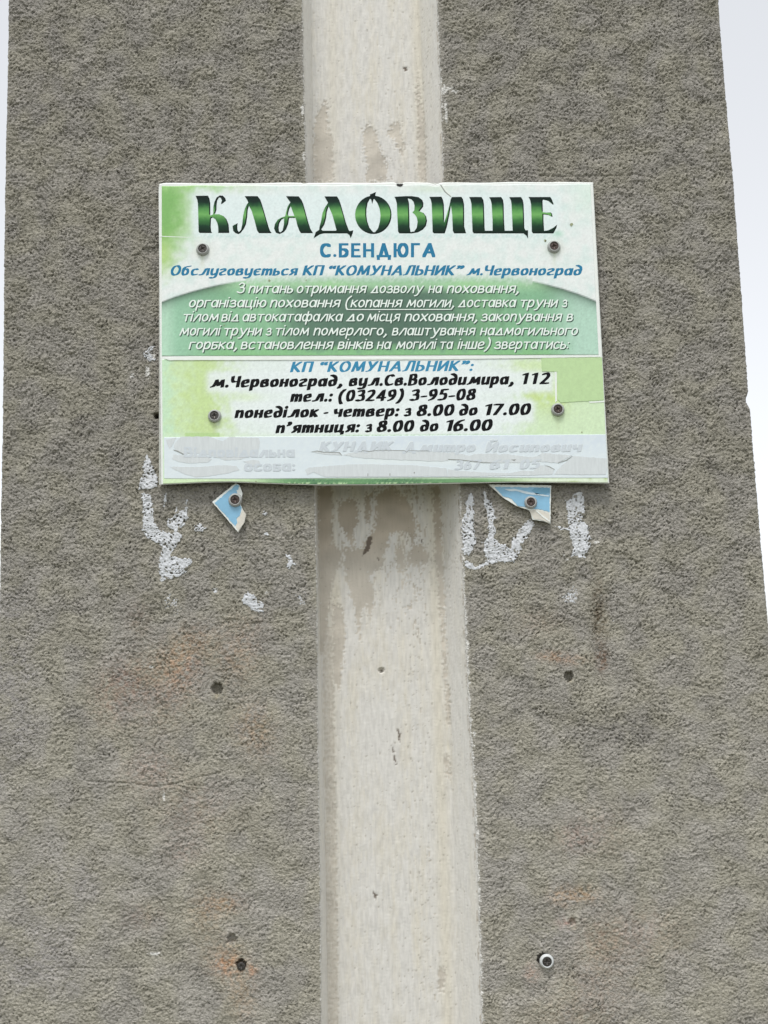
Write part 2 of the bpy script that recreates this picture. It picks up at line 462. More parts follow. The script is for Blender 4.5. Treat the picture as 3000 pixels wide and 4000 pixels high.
def edge_x(pts, y, z, extend=True):
    """x of an outline at height z on the plane at depth y; straight beyond the picture"""
    v = np.array([p[1] for p in pts], float); u = np.array([p[0] for p in pts], float)
    xs, zs = P(u, v, y)
    o = np.argsort(zs); zs = zs[o]; xs = xs[o]
    x = np.interp(z, zs, xs)
    lo = z < zs[0]; hi = z > zs[-1]
    s0 = (xs[3] - xs[0]) / (zs[3] - zs[0]); s1 = (xs[-1] - xs[-3]) / (zs[-1] - zs[-3])
    x = np.where(lo, xs[0] + s0 * (z - zs[0]), x)
    x = np.where(hi, xs[-1] + s1 * (z - zs[-1]), x)
    return x

pylon = empty('concrete_pillar', (0, 0.17, 0),
              'tall rough grey rendered concrete pillar with a white painted vertical recess', 'pillar')

def panel(side):
    xo = edge_x(E_L if side < 0 else E_R, 0, ZROW)
    xi = edge_x(G_L if side < 0 else G_R, 0, ZROW)
    r1, r2, nf = 0.005, 0.003, 385
    sg = side   # outward normal of the outer side
    X, Y, NXn, NYn, S = [], [], [], [], []
    for t in np.linspace(0.34, r1, 26)[:-1]:
        X.append(xo); Y.append(np.full_like(xo, t)); NXn.append(sg); NYn.append(0.0); S.append(xo + sg * (t - r1 + r1 * 1.57 - r1))
    for a in np.linspace(0, math.pi / 2, 6)[:-1]:
        X.append(xo - sg * r1 * (1 - math.cos(a))); Y.append(np.full_like(xo, r1 - r1 * math.sin(a)))
        NXn.append(sg * math.cos(a)); NYn.append(-math.sin(a)); S.append(xo + sg * (r1 * 0.57 - r1 * a))
    for t in np.linspace(0, 1, nf):
        a = xo - sg * r1; b = xi + sg * r2
        X.append(a + (b - a) * t); Y.append(np.zeros_like(xo)); NXn.append(0.0); NYn.append(-1.0); S.append(X[-1])
    for a in np.linspace(0, math.pi / 2, 5)[1:]:
        X.append(xi + sg * r2 * (1 - math.sin(a))); Y.append(np.full_like(xo, r2 * (1 - math.cos(a))))
        NXn.append(-sg * math.sin(a)); NYn.append(-math.cos(a)); S.append(xi + sg * (r2 - r2 * a))
    for t in (0.0045, 0.007, 0.012):
        X.append(xi - 0 * xi); Y.append(np.full_like(xo, t)); NXn.append(-sg); NYn.append(0.0); S.append(xi - sg * t)
    X = np.stack(X, 1); Y = np.stack(Y, 1); S = np.stack(S, 1)
    NXn = np.array(NXn)[None, :]; NYn = np.array(NYn)[None, :]
    Z = np.repeat(ZROW[:, None], X.shape[1], 1)
    U, V = UV(X, Y * 0, Z)
    h = stucco_h(S, Z, U, V)
    h = carve(h, U, V, S, Z)
    xd = np.abs(S - xi[:, None]) * np.sign((S - xi[:, None]) * sg)
    lip = sm(0.010, 0.0, np.abs(xd))
    h = h * (1 - 0.8 * lip)
    # chips off the outer corner
    od = np.maximum(np.abs(S - xo[:, None]), 0)
    chip = sm(0.5, 1.4, bil(n_d, S * 0.6 + 0.2, Z * 1.3, STEP)) * sm(0.010, 0.0, od)
    h = h - 0.0010 * chip
    h = h * (1 - 0.72 * sm(0.006, 0.0, np.abs(S - xo[:, None])))
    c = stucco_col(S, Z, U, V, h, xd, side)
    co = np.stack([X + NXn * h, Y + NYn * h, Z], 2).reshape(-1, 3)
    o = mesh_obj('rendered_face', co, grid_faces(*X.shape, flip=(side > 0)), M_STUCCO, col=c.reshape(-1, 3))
    place(o, pylon)
    return o
panel(-1)
panel(1)

# ------------------------------------------------------------------ the recess with its peeling paint
PEEL = [  # polygons (u, v) where the top coat is gone
    [(1226, 494), (1241, 446), (1271, 386), (1280, 410), (1277, 482), (1301, 542), (1301, 712), (1229, 712), (1224, 600)],
    [(1512, 518), (1536, 482), (1566, 482), (1566, 530), (1585, 566), (1573, 603), (1542, 555)],
    [(1416, 512), (1446, 482), (1470, 518), (1482, 579), (1512, 639), (1512, 705), (1422, 712), (1440, 650), (1424, 600)],
    [(1627, 260), (1639, 362), (1657, 470), (1663, 712), (1639, 712), (1633, 542)],
    [(1240, 1895), (1296, 1895), (1300, 2130), (1340, 2150), (1330, 2200), (1300, 2260), (1262, 2560), (1244, 2560)],
    [(1320, 1960), (1392, 1945), (1402, 2040), (1380, 2060), (1385, 2150), (1320, 2040)],
    [(1425, 1925), (1448, 1925), (1446, 2040), (1425, 2036)],
    [(1470, 1930), (1530, 1895), (1600, 1960), (1625, 2050), (1625, 2105), (1560, 2075), (1525, 2085), (1510, 2150), (1450, 2170), (1420, 2120), (1465, 2060)],
    [(1340, 2140), (1500, 2140), (1498, 2210), (1440, 2250), (1465, 2320), (1446, 2430), (1430, 2360), (1405, 2400), (1375, 2350), (1350, 2250)],
    [(1542, 2135), (1580, 2140), (1585, 2235), (1560, 2240), (1545, 2190)],
    [(1605, 2130), (1660, 2130), (1680, 2190), (1650, 2215), (1600, 2200)],
    [(1690, 1895), (1716, 1895), (1735, 2300), (1745, 2620), (1738, 2700), (1726, 2500), (1712, 2300), (1700, 2150)],
    [(1738, 2640), (1756, 2700), (1758, 2820), (1748, 2840), (1742, 2760)],
    [(1735, 2945), (1752, 2950), (1762, 3040), (1750, 3045), (1738, 2990)],
    [(1383, 2350), (1412, 2350), (1410, 2500), (1402, 2500)],
    [(1300, 2350), (1340, 2380), (1350, 2480), (1325, 2700), (1300, 2650)],
    [(1712, 3780), (1740, 3785), (1735, 3870), (1712, 3870)],
]
DARKCHIP = [[(1440, 2090), (1456, 2100), (1445, 2145), (1430, 2160), (1412, 2175), (1428, 2130)], [(1642, 2104), (1652, 2106), (1650, 2118), (1642, 2116)],
            [(1476, 2170), (1482, 2190), (1476, 2196)], [(1556, 2845), (1564, 2870), (1562, 2905), (1552, 2870)], [(1486, 2612), (1495, 2612), (1496, 2625), (1487, 2625)],
            [(1530, 2900), (1545, 2960), (1552, 2990), (1538, 2975)], [(1574, 262), (1590, 262), (1590, 282), (1580, 280)], [(1460, 3480), (1472, 3500), (1468, 3520), (1458, 3500)]]

def build_recess():
    gl = edge_x(G_L, 0, ZROW); gr = edge_x(G_R, 0, ZROW)
    bl = edge_x(B_L, GD, ZROW); br = edge_x(B_R, GD, ZROW)
    y0 = 0.0042
    cols = []
    for t in np.linspace(0, 1, 22)[:-1]:
        cols.append((gl - 0.0006 + (bl - gl) * t, y0 + (GD - y0) * t))
    for t in np.linspace(0, 1, 100)[:-1]:
        cols.append((bl + (br - bl) * t, GD + 0 * t))
    for t in np.linspace(0, 1, 28):
        cols.append((br + (gr - br) * t + 0.0006 * t, GD + (y0 - GD) * (t ** 1.0)))
    X = np.stack([c[0] for c in cols], 1); Y = np.stack([np.full(len(ZROW), c[1]) for c in cols], 1)
    for _ in range(1):
        X[:, 1:-1] = (X[:, :-2] + 2 * X[:, 1:-1] + X[:, 2:]) / 4
        Y[:, 1:-1] = (Y[:, :-2] + 2 * Y[:, 1:-1] + Y[:, 2:]) / 4
    for _ in range(2):                      # the right-hand corner is a soft trowelled fillet
        k = slice(109, 133); km = slice(108, 132); kp = slice(110, 134)
        X[:, k] = (X[:, km] + 2 * X[:, k] + X[:, kp]) / 4
        Y[:, k] = (Y[:, km] + 2 * Y[:, k] + Y[:, kp]) / 4
    Z = np.repeat(ZROW[:, None], X.shape[1], 1)
    U, V = UV(X, Y, Z)
    dX = np.gradient(X, axis=1); dY = np.gradient(Y, axis=1)
    L = np.hypot(dX, dY)
    nx, ny = dY / L, -dX / L
    S = np.cumsum(L, 1)
    st1 = fft_noise(1800, 512, STEP, 0.050, 0.16, 0.7, 21)
    st2 = fft_noise(1800, 512, STEP, 0.012, 0.45, 0.6, 22)
    st3 = fft_noise(1800, 512, STEP, 0.005, 0.8, 0.5, 23)
    st4 = fft_noise(1800, 512, STEP, 0.35, 0.12, 0.5, 24)
    streak = 0.6 * bil(st1, S, Z, STEP) + 0.5 * bil(st2, S, Z, STEP) + 0.08 * bil(st3, S, Z, STEP)
    # how readily the top coat has come away
    thr = np.full(U.shape, 2.6)
    thr -= 0.5 * np.exp(-((V - 700) / 160.0) ** 2)
    thr -= 1.35 * (1 - sm(2130, 2240, V)) * sm(1850, 1860, V)
    thr -= 1.35 * (1 - sm(2250, 2700, V)) * sm(2130, 2200, V)
    thr -= 0.9 * np.exp(-((U - 1265 - (V - 2500) * 0.012) / 34.0) ** 2) * sm(1900, 2000, V)
    thr -= 0.8 * np.exp(-((U - (1595 + (V - 2000) * 0.05)) / 48.0) ** 2)
    thr -= 0.9 * np.exp(-((U - 1595) / 34.0) ** 2) * np.exp(-((V - 420) / 140.0) ** 2)
    thr -= 0.45 * np.exp(-((U - 1265) / 20.0) ** 2) * np.exp(-((V - 300) / 160.0) ** 2)
    thr -= 0.5 * np.exp(-((U - 1680) / 40.0) ** 2) * sm(2900, 3300, V)
    t2 = streak - thr
    wu = 5 * bil(st2, S + 0.1, Z, STEP) + 1.5 * bil(st3, S, Z, STEP)
    wv = 9 * bil(st2, S, Z + 0.3, STEP) + 3 * bil(st3, S + 0.2, Z, STEP)
    sd = np.full(U.shape, -999.0)
    for p in PEEL:
        a = np.array(p)
        k = (U > a[:, 0].min() - 40) & (U < a[:, 0].max() + 40) & (V > a[:, 1].min() - 60) & (V < a[:, 1].max() + 60)
        if k.any():
            sd[k] = np.maximum(sd[k], poly_sd((U + wu)[k], (V + wv)[k], p))
    peel = np.maximum(sm(-0.05, 0.12, t2), sm(-2.5, 2.5, sd))
    # long bare strips in the two corners lower down
    strip = (U > 1266 + (V - 2900) * 0.014) & (U < 1306 + (V - 2900) * 0.016 + 3 * bil(st2, S, Z, STEP)) & (V > 2450)
    peel = np.where(strip, np.maximum(peel, 0.45 + 0.45 * sm(-0.3, 0.6, bil(st2, S, Z, STEP))), peel)
    dark = np.zeros(U.shape)
    for p in DARKCHIP:
        a = np.array(p)
        k = (U > a[:, 0].min() - 20) & (U < a[:, 0].max() + 20) & (V > a[:, 1].min() - 20) & (V < a[:, 1].max() + 20)
        if k.any():
            dark[k] = np.maximum(dark[k], sm(-1.5, 2.0, poly_sd((U + 0.4 * wu)[k], (V + 0.3 * wv)[k], p)))
    pit = sm(2.2, 2.5, bil(st2, S + 0.05, Z + 0.11, STEP) + 0.5 * bil(st3, S, Z, STEP) + 0.5 * np.exp(-((U - 1640) / 60.0) ** 2))
    h = 0.00010 * bil(st3, S, Z, STEP) + 0.00016 * bil(st1, S, Z, STEP) + 0.0001 * bil(st4, S, Z, STEP)
    h -= 0.0008 * peel + 0.0010 * dark + 0.0005 * pit
    rough_edge = sm(0.010, 0.0, S[:, -1:] - S) + 0.5 * sm(0.006, 0, S)
    h += 0.0002 * rough_edge * bil(n_b, S, Z, STEP)
    hole = 1 - sm(0.003, 0.0042, np.hypot(U - 1490, V - 2618) * 0.00036)
    h -= 0.006 * hole
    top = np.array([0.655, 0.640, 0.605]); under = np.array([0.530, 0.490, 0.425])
    c = np.ones(U.shape + (3,)) * top
    y = np.clip(0.15 + 0.22 * bil(st4, S, Z * 1.3, STEP) + 0.12 * bil(st1, S + 0.2, Z, STEP), 0, 1)
    y = np.maximum(y, 0.85 * np.exp(-((U - (1690 + (V - 2000) * 0.03)) / 30.0) ** 2))
    y = np.maximum(y, 0.6 * np.exp(-((U - 1300) / 26.0) ** 2))[..., None]
    c *= (1 - y) + y * np.array([0.99, 0.955, 0.86])
    c *= (1 - 0.05 * np.clip(bil(st1, S + 0.3, Z, STEP), -1, 2))[..., None]
    side_w = np.clip(sm(0.006, 0.0, GD - Y) * -1 + 1, 0, 1)[..., None]       # light caught by the two side faces, put into the colour as a lighter tone
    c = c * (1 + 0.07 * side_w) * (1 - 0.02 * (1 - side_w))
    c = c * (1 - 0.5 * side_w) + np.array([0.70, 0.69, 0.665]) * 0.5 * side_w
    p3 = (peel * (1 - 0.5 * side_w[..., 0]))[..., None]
    br = (sm(1880, 1890, V) * (1 - sm(2060, 2240, V)))[..., None]  # bare undercoat browner under the sign, part of its shade put into the colour
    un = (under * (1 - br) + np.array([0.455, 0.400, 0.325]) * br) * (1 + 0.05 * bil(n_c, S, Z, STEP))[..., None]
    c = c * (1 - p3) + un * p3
    pk = (0.55 * pit)[..., None]
    c = c * (1 - pk) + np.array([0.30, 0.27, 0.22]) * pk
    dk = dark[..., None]
    c = c * (1 - dk) + np.array([0.14, 0.11, 0.085]) * dk
    # bare line and specks where the coat is lost at the right-hand lip
    e = (S[:, -1:] - S)
    ch = sm(0.5, 1.0, bil(n_f, S, Z, STEP) * 0.6 + bil(st1, S, Z, STEP) * 0.9) * sm(0.006, 0.002, np.abs(e - 0.002))
    c = c * (1 - 0.7 * ch[..., None]) + np.array([0.33, 0.27, 0.2]) * 0.7 * ch[..., None]
    co = np.stack([X + nx * h, Y + ny * h, Z], 2).reshape(-1, 3)
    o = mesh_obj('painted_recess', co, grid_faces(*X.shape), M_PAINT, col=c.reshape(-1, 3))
    o['label'] = 'white painted recess with flaking paint'
    place(o, pylon)
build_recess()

def build_core():
    z = np.array([0.0, 0.6, 1.2, 1.6, 2.0, 2.4, 2.8, 3.28])
    xl = edge_x(E_L, 0, z) + 0.006; xr = edge_x(E_R, 0, z) - 0.010
    co = []
    for i in range(len(z)):
        co += [(xl[i], 0.066, z[i]), (xr[i], 0.066, z[i]), (xr[i], 0.343, z[i]), (xl[i], 0.343, z[i])]
    f = []
    for i in range(len(z) - 1):
        a = i * 4
        for k in range(4):
            f.append((a + k, a + (k + 1) % 4, a + 4 + (k + 1) % 4, a + 4 + k))
    f.append((3, 2, 1, 0)); n = (len(z) - 1) * 4
    f.append((n, n + 1, n + 2, n + 3))
    place(mesh_obj('pillar_core', co, f, M_CORE, smooth=False), pylon)
build_core()

# ------------------------------------------------------------------ dried glue left on the render
GLUE = [
 ('ragged white glue blob beside the lower left corner of the sign', [(575, 1775), (590, 1790), (602, 1840), (618, 1850), (614, 1905), (590, 1914), (543, 1912), (541, 1890), (558, 1850), (562, 1800)]),
 ('longest white glue trail, running down below the left corner of the sign', [(549, 1922), (593, 1932), (600, 1995), (605, 2043), (631, 2077), (670, 2081), (696, 2078), (713, 2091), (704, 2120), (684, 2139), (670, 2168), (700, 2180), (747, 2180), (756, 2202), (730, 2216), (733, 2236), (680, 2260), (627, 2270), (620, 2226), (622, 2178), (636, 2139), (607, 2120), (574, 2101), (552, 2072), (559, 1995)]),
 ('white glue lump with two thin spikes on top, right of the long glue trail', [(686, 1985), (692, 1975), (697, 1992), (722, 1995), (727, 1950), (733, 1950), (732, 2000), (736, 2028), (718, 2057), (692, 2072), (690, 2092), (680, 2087), (678, 2072), (648, 2057), (649, 2033), (675, 2016)]),
 ('small flat glue flake left of the left blue scrap', [(755, 2064), (770, 2050), (790, 2043), (806, 2062), (788, 2080), (759, 2076)]),
 ('grey-white glue patch under the foot of the longest glue trail', [(642, 2345), (660, 2318), (685, 2318), (708, 2376), (700, 2400), (682, 2406), (646, 2385)]),
 ('slanting white glue patch below and right of the left blue scrap', [(938, 2342), (969, 2310), (990, 2325), (1034, 2361), (1029, 2392), (993, 2390), (950, 2360)]),
 ('thin faded glue patch against the left edge of the white recess', [(1147, 2322), (1191, 2310), (1198, 2366), (1167, 2374)]),
 ('star-shaped glue fleck left of the white recess', [(1112, 2162), (1138, 2168), (1146, 2190), (1163, 2212), (1145, 2208), (1128, 2222), (1113, 2212), (1128, 2192)]),
 ('tiny upper glue fleck between the left blue scrap and the recess', [(1028, 1985), (1036, 1996), (1043, 2008), (1035, 2026), (1027, 2010)]),
 ('tiny lower glue fleck between the left blue scrap and the recess', [(1030, 2078), (1046, 2080), (1054, 2092), (1042, 2098), (1032, 2090)]),
 ('dim little glue spot left of the slanting glue patch', [(826, 2305), (842, 2288), (862, 2298), (850, 2316), (834, 2318)]),
 ('thin drip of glue just under the lower left corner of the sign', [(644, 1925), (654, 1925), (652, 1965), (642, 1992), (633, 1990), (640, 1960)]),
 ('bottle-shaped upright glue streak touching the right edge of the recess', [(1818, 1962), (1838, 1925), (1846, 1926), (1852, 1966), (1852, 2057), (1861, 2120), (1840, 2166), (1809, 2173), (1802, 2091), (1804, 2028), (1820, 1995)]),
 ('large V-shaped white glue smear between the recess and the right blue scrap', [(1886, 1920), (1896, 1918), (1903, 1950), (1922, 1961), (1938, 2024), (1928, 2045), (1938, 2067), (1931, 2101), (1970, 2128), (1996, 2140), (1992, 2115), (2037, 2062), (2064, 2026), (2095, 2043), (2076, 2077), (2050, 2110), (2037, 2149), (2012, 2195), (1931, 2199), (1859, 2230), (1816, 2223), (1808, 2192), (1820, 2185), (1859, 2212), (1905, 2187), (1893, 2173), (1886, 2120), (1902, 2101), (1907, 2033), (1893, 1980)]),
 ('broad upright white glue bar right of the right blue scrap', [(2203, 1951), (2222, 1952), (2267, 1912), (2285, 1946), (2279, 2033), (2299, 2055), (2307, 2134), (2285, 2180), (2233, 2173), (2238, 2139), (2226, 2091), (2216, 2004), (2212, 1980)]),
 ('thin glue strand from the blue scrap to the broad glue bar', [(2150, 2043), (2180, 2056), (2228, 2060), (2224, 2076), (2182, 2066)]),
 ('speckled grey glue patch low on the right, below the glue bar', [(2198, 2332), (2222, 2284), (2245, 2290), (2267, 2322), (2247, 2363), (2222, 2366), (2204, 2351)]),
 ('narrow faint glue spot beside the dark vertical stain', [(2342, 2318), (2352, 2318), (2368, 2340), (2370, 2358), (2356, 2350)]),
 ('tiny glue spot right of the dark vertical stain', [(2388, 2420), (2402, 2418), (2408, 2432), (2394, 2438)]),
 ('curved glue remnant left of the sign by the seam of its two sheets', [(566, 1370), (590, 1350), (604, 1352), (590, 1375), (598, 1398), (616, 1402), (606, 1410), (575, 1412), (562, 1395)]),
]
FAINT = {4, 6, 10, 16, 17, 18}
for gi, (label, poly) in enumerate(GLUE):
    a = np.array(poly, float)
    xs, zs = P(a[:, 0], a[:, 1], 0)
    x0, x1, z0, z1 = xs.min() - 0.004, xs.max() + 0.004, zs.min() - 0.004, zs.max() + 0.004
    st = 0.0008
    gx_, gz_ = np.arange(x0, x1, st), np.arange(z0, z1, st)
    X, Z = np.meshgrid(gx_, gz_)
    U, V = UV(X, 0 * X, Z)
    h = carve(stucco_h(X, Z, U, V), U, V, X, Z)
    hs = smooth_h(X, Z, V)
    faint = gi in FAINT
    off = -0.0002 if faint else 0.00075
    sdm = poly_sd(U, V, poly) + (3.6 if faint else 2.6) * bil(n_f, X, Z, STEP) * 0.8 + 2.0 * bil(n_d, X, Z, STEP)
    HH = hs + off + 0.66 * (h - hs) + 0.00012 * bil(n_f, X * 1.7, Z, STEP)
    dh = (h - hs) / max(1e-6, float((h - hs).std()))
    keep = (sdm > 0) & (dh + 0.25 * bil(n_b, X, Z, STEP) < (0.5 if faint else 1.7)) & (dh > -2.4)
    HH = HH - 0.0006 * sm(4, 0, sdm)
    idx = -np.ones(X.shape, int)
    q = keep[:-1, :-1] & keep[1:, :-1] & keep[:-1, 1:] & keep[1:, 1:]
    used = np.zeros(X.shape, bool)
    used[:-1, :-1] |= q; used[1:, :-1] |= q; used[:-1, 1:] |= q; used[1:, 1:] |= q
    idx[used] = np.arange(used.sum())
    r, c = np.nonzero(q)
    fc = np.stack([idx[r, c], idx[r, c + 1], idx[r + 1, c + 1], idx[r + 1, c]], 1)
    co = np.stack([X[used], -HH[used], Z[used]], 1)
    # give it a body: a skin going back into the wall
    o = mesh_obj('glue_patch', co, fc, M_GLUE)
    md = o.modifiers.new('thickness', 'SOLIDIFY'); md.thickness = 0.0012; md.offset = -1
    tag(o, label, 'glue patch', 'glue left on the wall')

# ------------------------------------------------------------------ pen-stroke lettering
def catmull(pts, closed=False, n=5):
    p = [np.array(q, float) for q in pts]
    out = []
    m = len(p)
    rng = range(m if closed else m - 1)
    for i in rng:
        if closed:
            a, b, c, d = p[(i - 1) % m], p[i], p[(i + 1) % m], p[(i + 2) % m]
        else:
            a = p[i - 1] if i > 0 else 2 * p[0] - p[1]
            b, c = p[i], p[i + 1]
            d = p[i + 2] if i + 2 < m else 2 * p[-1] - p[-2]
        for k in range(n):
            t = k / n
            out.append(0.5 * (2 * b + (c - a) * t + (2 * a - 5 * b + 4 * c - d) * t * t + (3 * b - a - 3 * c + d) * t ** 3))
    out.append(p[0] if closed else p[-1])
    return out

def hull(pts):
    pts = sorted(set((round(float(x), 5), round(float(y), 5)) for x, y in pts))
    def half(ps):
        r = []
        for q in ps:
            while len(r) >= 2 and (r[-1][0] - r[-2][0]) * (q[1] - r[-2][1]) - (r[-1][1] - r[-2][1]) * (q[0] - r[-2][0]) <= 1e-9:
                r.pop()
            r.append(q)
        return r
    a = half(pts); b = half(pts[::-1])
    return a[:-1] + b[:-1]

def ell(cx, cy, rx, ry, n=10):
    return ('e', [(cx + rx * math.cos(2 * math.pi * k / n), cy + ry * math.sin(2 * math.pi * k / n)) for k in range(n)])

# strokes: l = straight, c = curve, e = closed curve.  Height units: capital 100, small letter 70
def caps():
    g = {}
    g['К'] = [('l', [(14, 95), (14, 5)]), ('l', [(62, 95), (20, 48)]), ('l', [(24, 54), (66, 5)])]
    g['П'] = [('l', [(14, 95), (14, 5)]), ('l', [(14, 95), (66, 95)]), ('l', [(66, 95), (66, 5)])]
    g['О'] = [ell(45, 50, 31, 46)]
    g['М'] = [('l', [(10, 5), (22, 95)]), ('l', [(22, 95), (48, 12)]), ('l', [(48, 12), (80, 95)]), ('l', [(80, 95), (86, 5)])]
    g['У'] = [('l', [(12, 95), (38, 40)]), ('c', [(68, 95), (40, 36), (28, 10), (10, 5)])]
    g['Н'] = [('l', [(14, 95), (14, 5)]), ('l', [(68, 95), (68, 5)]), ('l', [(14, 50), (68, 50)])]
    g['А'] = [('l', [(6, 5), (46, 95)]), ('l', [(46, 95), (72, 5)]), ('l', [(24, 34), (62, 34)])]
    g['Л'] = [('c', [(34, 95), (28, 50), (20, 12), (4, 6)]), ('l', [(34, 95), (68, 95)]), ('l', [(68, 95), (68, 5)])]
    g['Ь'] = [('l', [(14, 95), (14, 5)]), ('c', [(14, 54), (44, 54), (60, 32), (46, 8), (14, 5)])]
    g['И'] = [('l', [(14, 95), (14, 5)]), ('l', [(68, 95), (68, 5)]), ('l', [(14, 8), (68, 92)])]
    g['Й'] = g['И'] + [('c', [(26, 118), (40, 110), (56, 118)])]
    g['С'] = [('c', [(66, 84), (48, 95), (24, 84), (14, 50), (24, 16), (48, 5), (66, 14)])]
    g['Ч'] = [('c', [(14, 95), (15, 62), (30, 48), (62, 56)]), ('l', [(64, 95), (64, 5)])]
    g['В'] = [('l', [(14, 95), (14, 5)]), ('c', [(14, 95), (44, 95), (54, 74), (42, 55), (16, 53)]), ('c', [(30, 53), (58, 46), (60, 20), (44, 6), (14, 5)])]
    g['З'] = [('c', [(12, 84), (30, 95), (52, 88), (52, 64), (30, 53)]), ('c', [(30, 53), (58, 46), (58, 14), (34, 5), (10, 14)])]
    g['Б'] = [('l', [(14, 95), (14, 5)]), ('l', [(14, 95), (58, 95)]), ('c', [(14, 56), (44, 56), (60, 34), (46, 8), (14, 5)])]
    g['Е'] = [('l', [(14, 95), (14, 5)]), ('l', [(14, 95), (56, 95)]), ('l', [(14, 52), (50, 52)]), ('l', [(14, 5), (58, 5)])]
    g['Д'] = [('l', [(20, 8), (42, 95)]), ('l', [(42, 95), (66, 8)]), ('l', [(4, 6), (82, 6)]), ('l', [(6, 6), (6, -14)]), ('l', [(80, 6), (80, -14)])]
    g['Ю'] = [('l', [(14, 95), (14, 5)]), ('l', [(14, 50), (40, 50)]), ell(68, 50, 27, 46)]
    g['Г'] = [('l', [(14, 95), (14, 5)]), ('l', [(14, 95), (54, 95)])]
    return g

def small_italic():
    g = {}
    bowl = lambda cx=36: ell(cx, 35, 21, 30)
    g['о'] = [bowl(36)]
    g['а'] = [bowl(34), ('l', [(58, 66), (58, 5)])]
    g['б'] = [bowl(36), ('c', [(15, 40), (18, 70), (36, 86), (64, 92)])]
    g['в'] = [('c', [(16, 40), (22, 60), (40, 66), (54, 56), (44, 42), (28, 37)]), ('c', [(28, 37), (54, 34), (56, 12), (38, 5), (18, 10), (15, 34), (18, 50)])]
    g['г'] = [('c', [(16, 56), (32, 66), (50, 60), (48, 46), (32, 36), (18, 24), (20, 10), (36, 5), (54, 10)])]
    g['д'] = [ell(35, 31, 21, 26), ('c', [(55, 34), (57, 60), (48, 82), (30, 94), (18, 98)])]
    g['е'] = [('c', [(17, 34), (40, 36), (54, 46), (50, 62), (36, 65), (20, 54), (15, 32), (22, 10), (38, 5), (56, 12)])]
    g['є'] = [('c', [(54, 58), (40, 65), (22, 56), (15, 35), (22, 12), (38, 5), (56, 12)]), ('l', [(16, 36), (42, 36)])]
    g['з'] = [('c', [(14, 58), (30, 66), (46, 58), (42, 44), (26, 37)]), ('c', [(26, 37), (48, 34), (50, 10), (30, 4), (10, 10)])]
    g['и'] = [('c', [(18, 66), (17, 24), (22, 8), (36, 6), (54, 20)]), ('l', [(58, 66), (58, 5)])]
    g['і'] = [('l', [(18, 66), (18, 5)]), ('d', [(20, 90)])]
    g['ї'] = [('l', [(18, 66), (18, 5)]), ('d', [(6, 90)]), ('d', [(32, 90)])]
    g['к'] = [('l', [(18, 66), (18, 5)]), ('l', [(56, 64), (24, 36)]), ('l', [(26, 40), (58, 6)])]
    g['л'] = [('l', [(66, 66), (66, 5)]), ('l', [(46, 66), (66, 66)]), ('c', [(44, 66), (36, 38), (24, 10), (4, 8)])]
    g['м'] = [('c', [(4, 6), (18, 14), (28, 40), (34, 66)]), ('l', [(34, 64), (52, 18)]), ('l', [(52, 18), (82, 66)]), ('l', [(82, 66), (86, 5)])]
    g['н'] = [('l', [(18, 66), (18, 5)]), ('l', [(58, 66), (58, 5)]), ('l', [(18, 36), (58, 36)])]
    g['п'] = [('l', [(18, 66), (18, 5)]), ('c', [(20, 46), (34, 62), (50, 62), (57, 46), (57, 5)])]
    g['р'] = [('l', [(18, 66), (18, -26)]), ('c', [(20, 46), (34, 65), (52, 62), (60, 40), (52, 12), (36, 5), (20, 12)])]
    g['с'] = [('c', [(54, 58), (40, 65), (22, 56), (15, 35), (22, 12), (38, 5), (56, 12)])]
    g['т'] = [('l', [(18, 66), (18, 5)]), ('c', [(20, 46), (32, 62), (44, 62), (50, 46), (50, 5)]), ('c', [(52, 46), (64, 62), (76, 62), (82, 46), (82, 5)])]
    g['у'] = [('c', [(16, 66), (16, 30), (24, 10), (38, 8), (54, 24)]), ('c', [(60, 66), (60, 20), (54, -12), (36, -25), (14, -20)])]
    g['ф'] = [ell(28, 35, 18, 30), ell(66, 35, 18, 30), ('l', [(47, 90), (47, -26)])]
    g['х'] = [('l', [(12, 66), (56, 5)]), ('l', [(56, 66), (12, 5)])]
    g['ц'] = g['и'] + [('l', [(60, 6), (72, 6)]), ('l', [(72, 6), (70, -14)])]
    g['ч'] = [('c', [(16, 66), (18, 44), (30, 32), (54, 38)]), ('l', [(58, 66), (58, 5)])]
    g['ш'] = [('l', [(16, 66), (16, 5)]), ('l', [(46, 66), (46, 5)]), ('l', [(76, 66), (76, 5)]), ('l', [(16, 6), (76, 6)])]
    g['ь'] = [('l', [(18, 66), (18, 5)]), ('c', [(18, 38), (44, 40), (56, 24), (44, 6), (18, 5)])]
    g['ю'] = [('l', [(16, 66), (16, 5)]), ('l', [(16, 36), (38, 36)]), ell(60, 35, 20, 30)]
    g['я'] = [('l', [(56, 66), (56, 5)]), ('c', [(56, 65), (28, 64), (18, 48), (30, 34), (56, 33)]), ('l', [(36, 32), (12, 6)])]
    return g

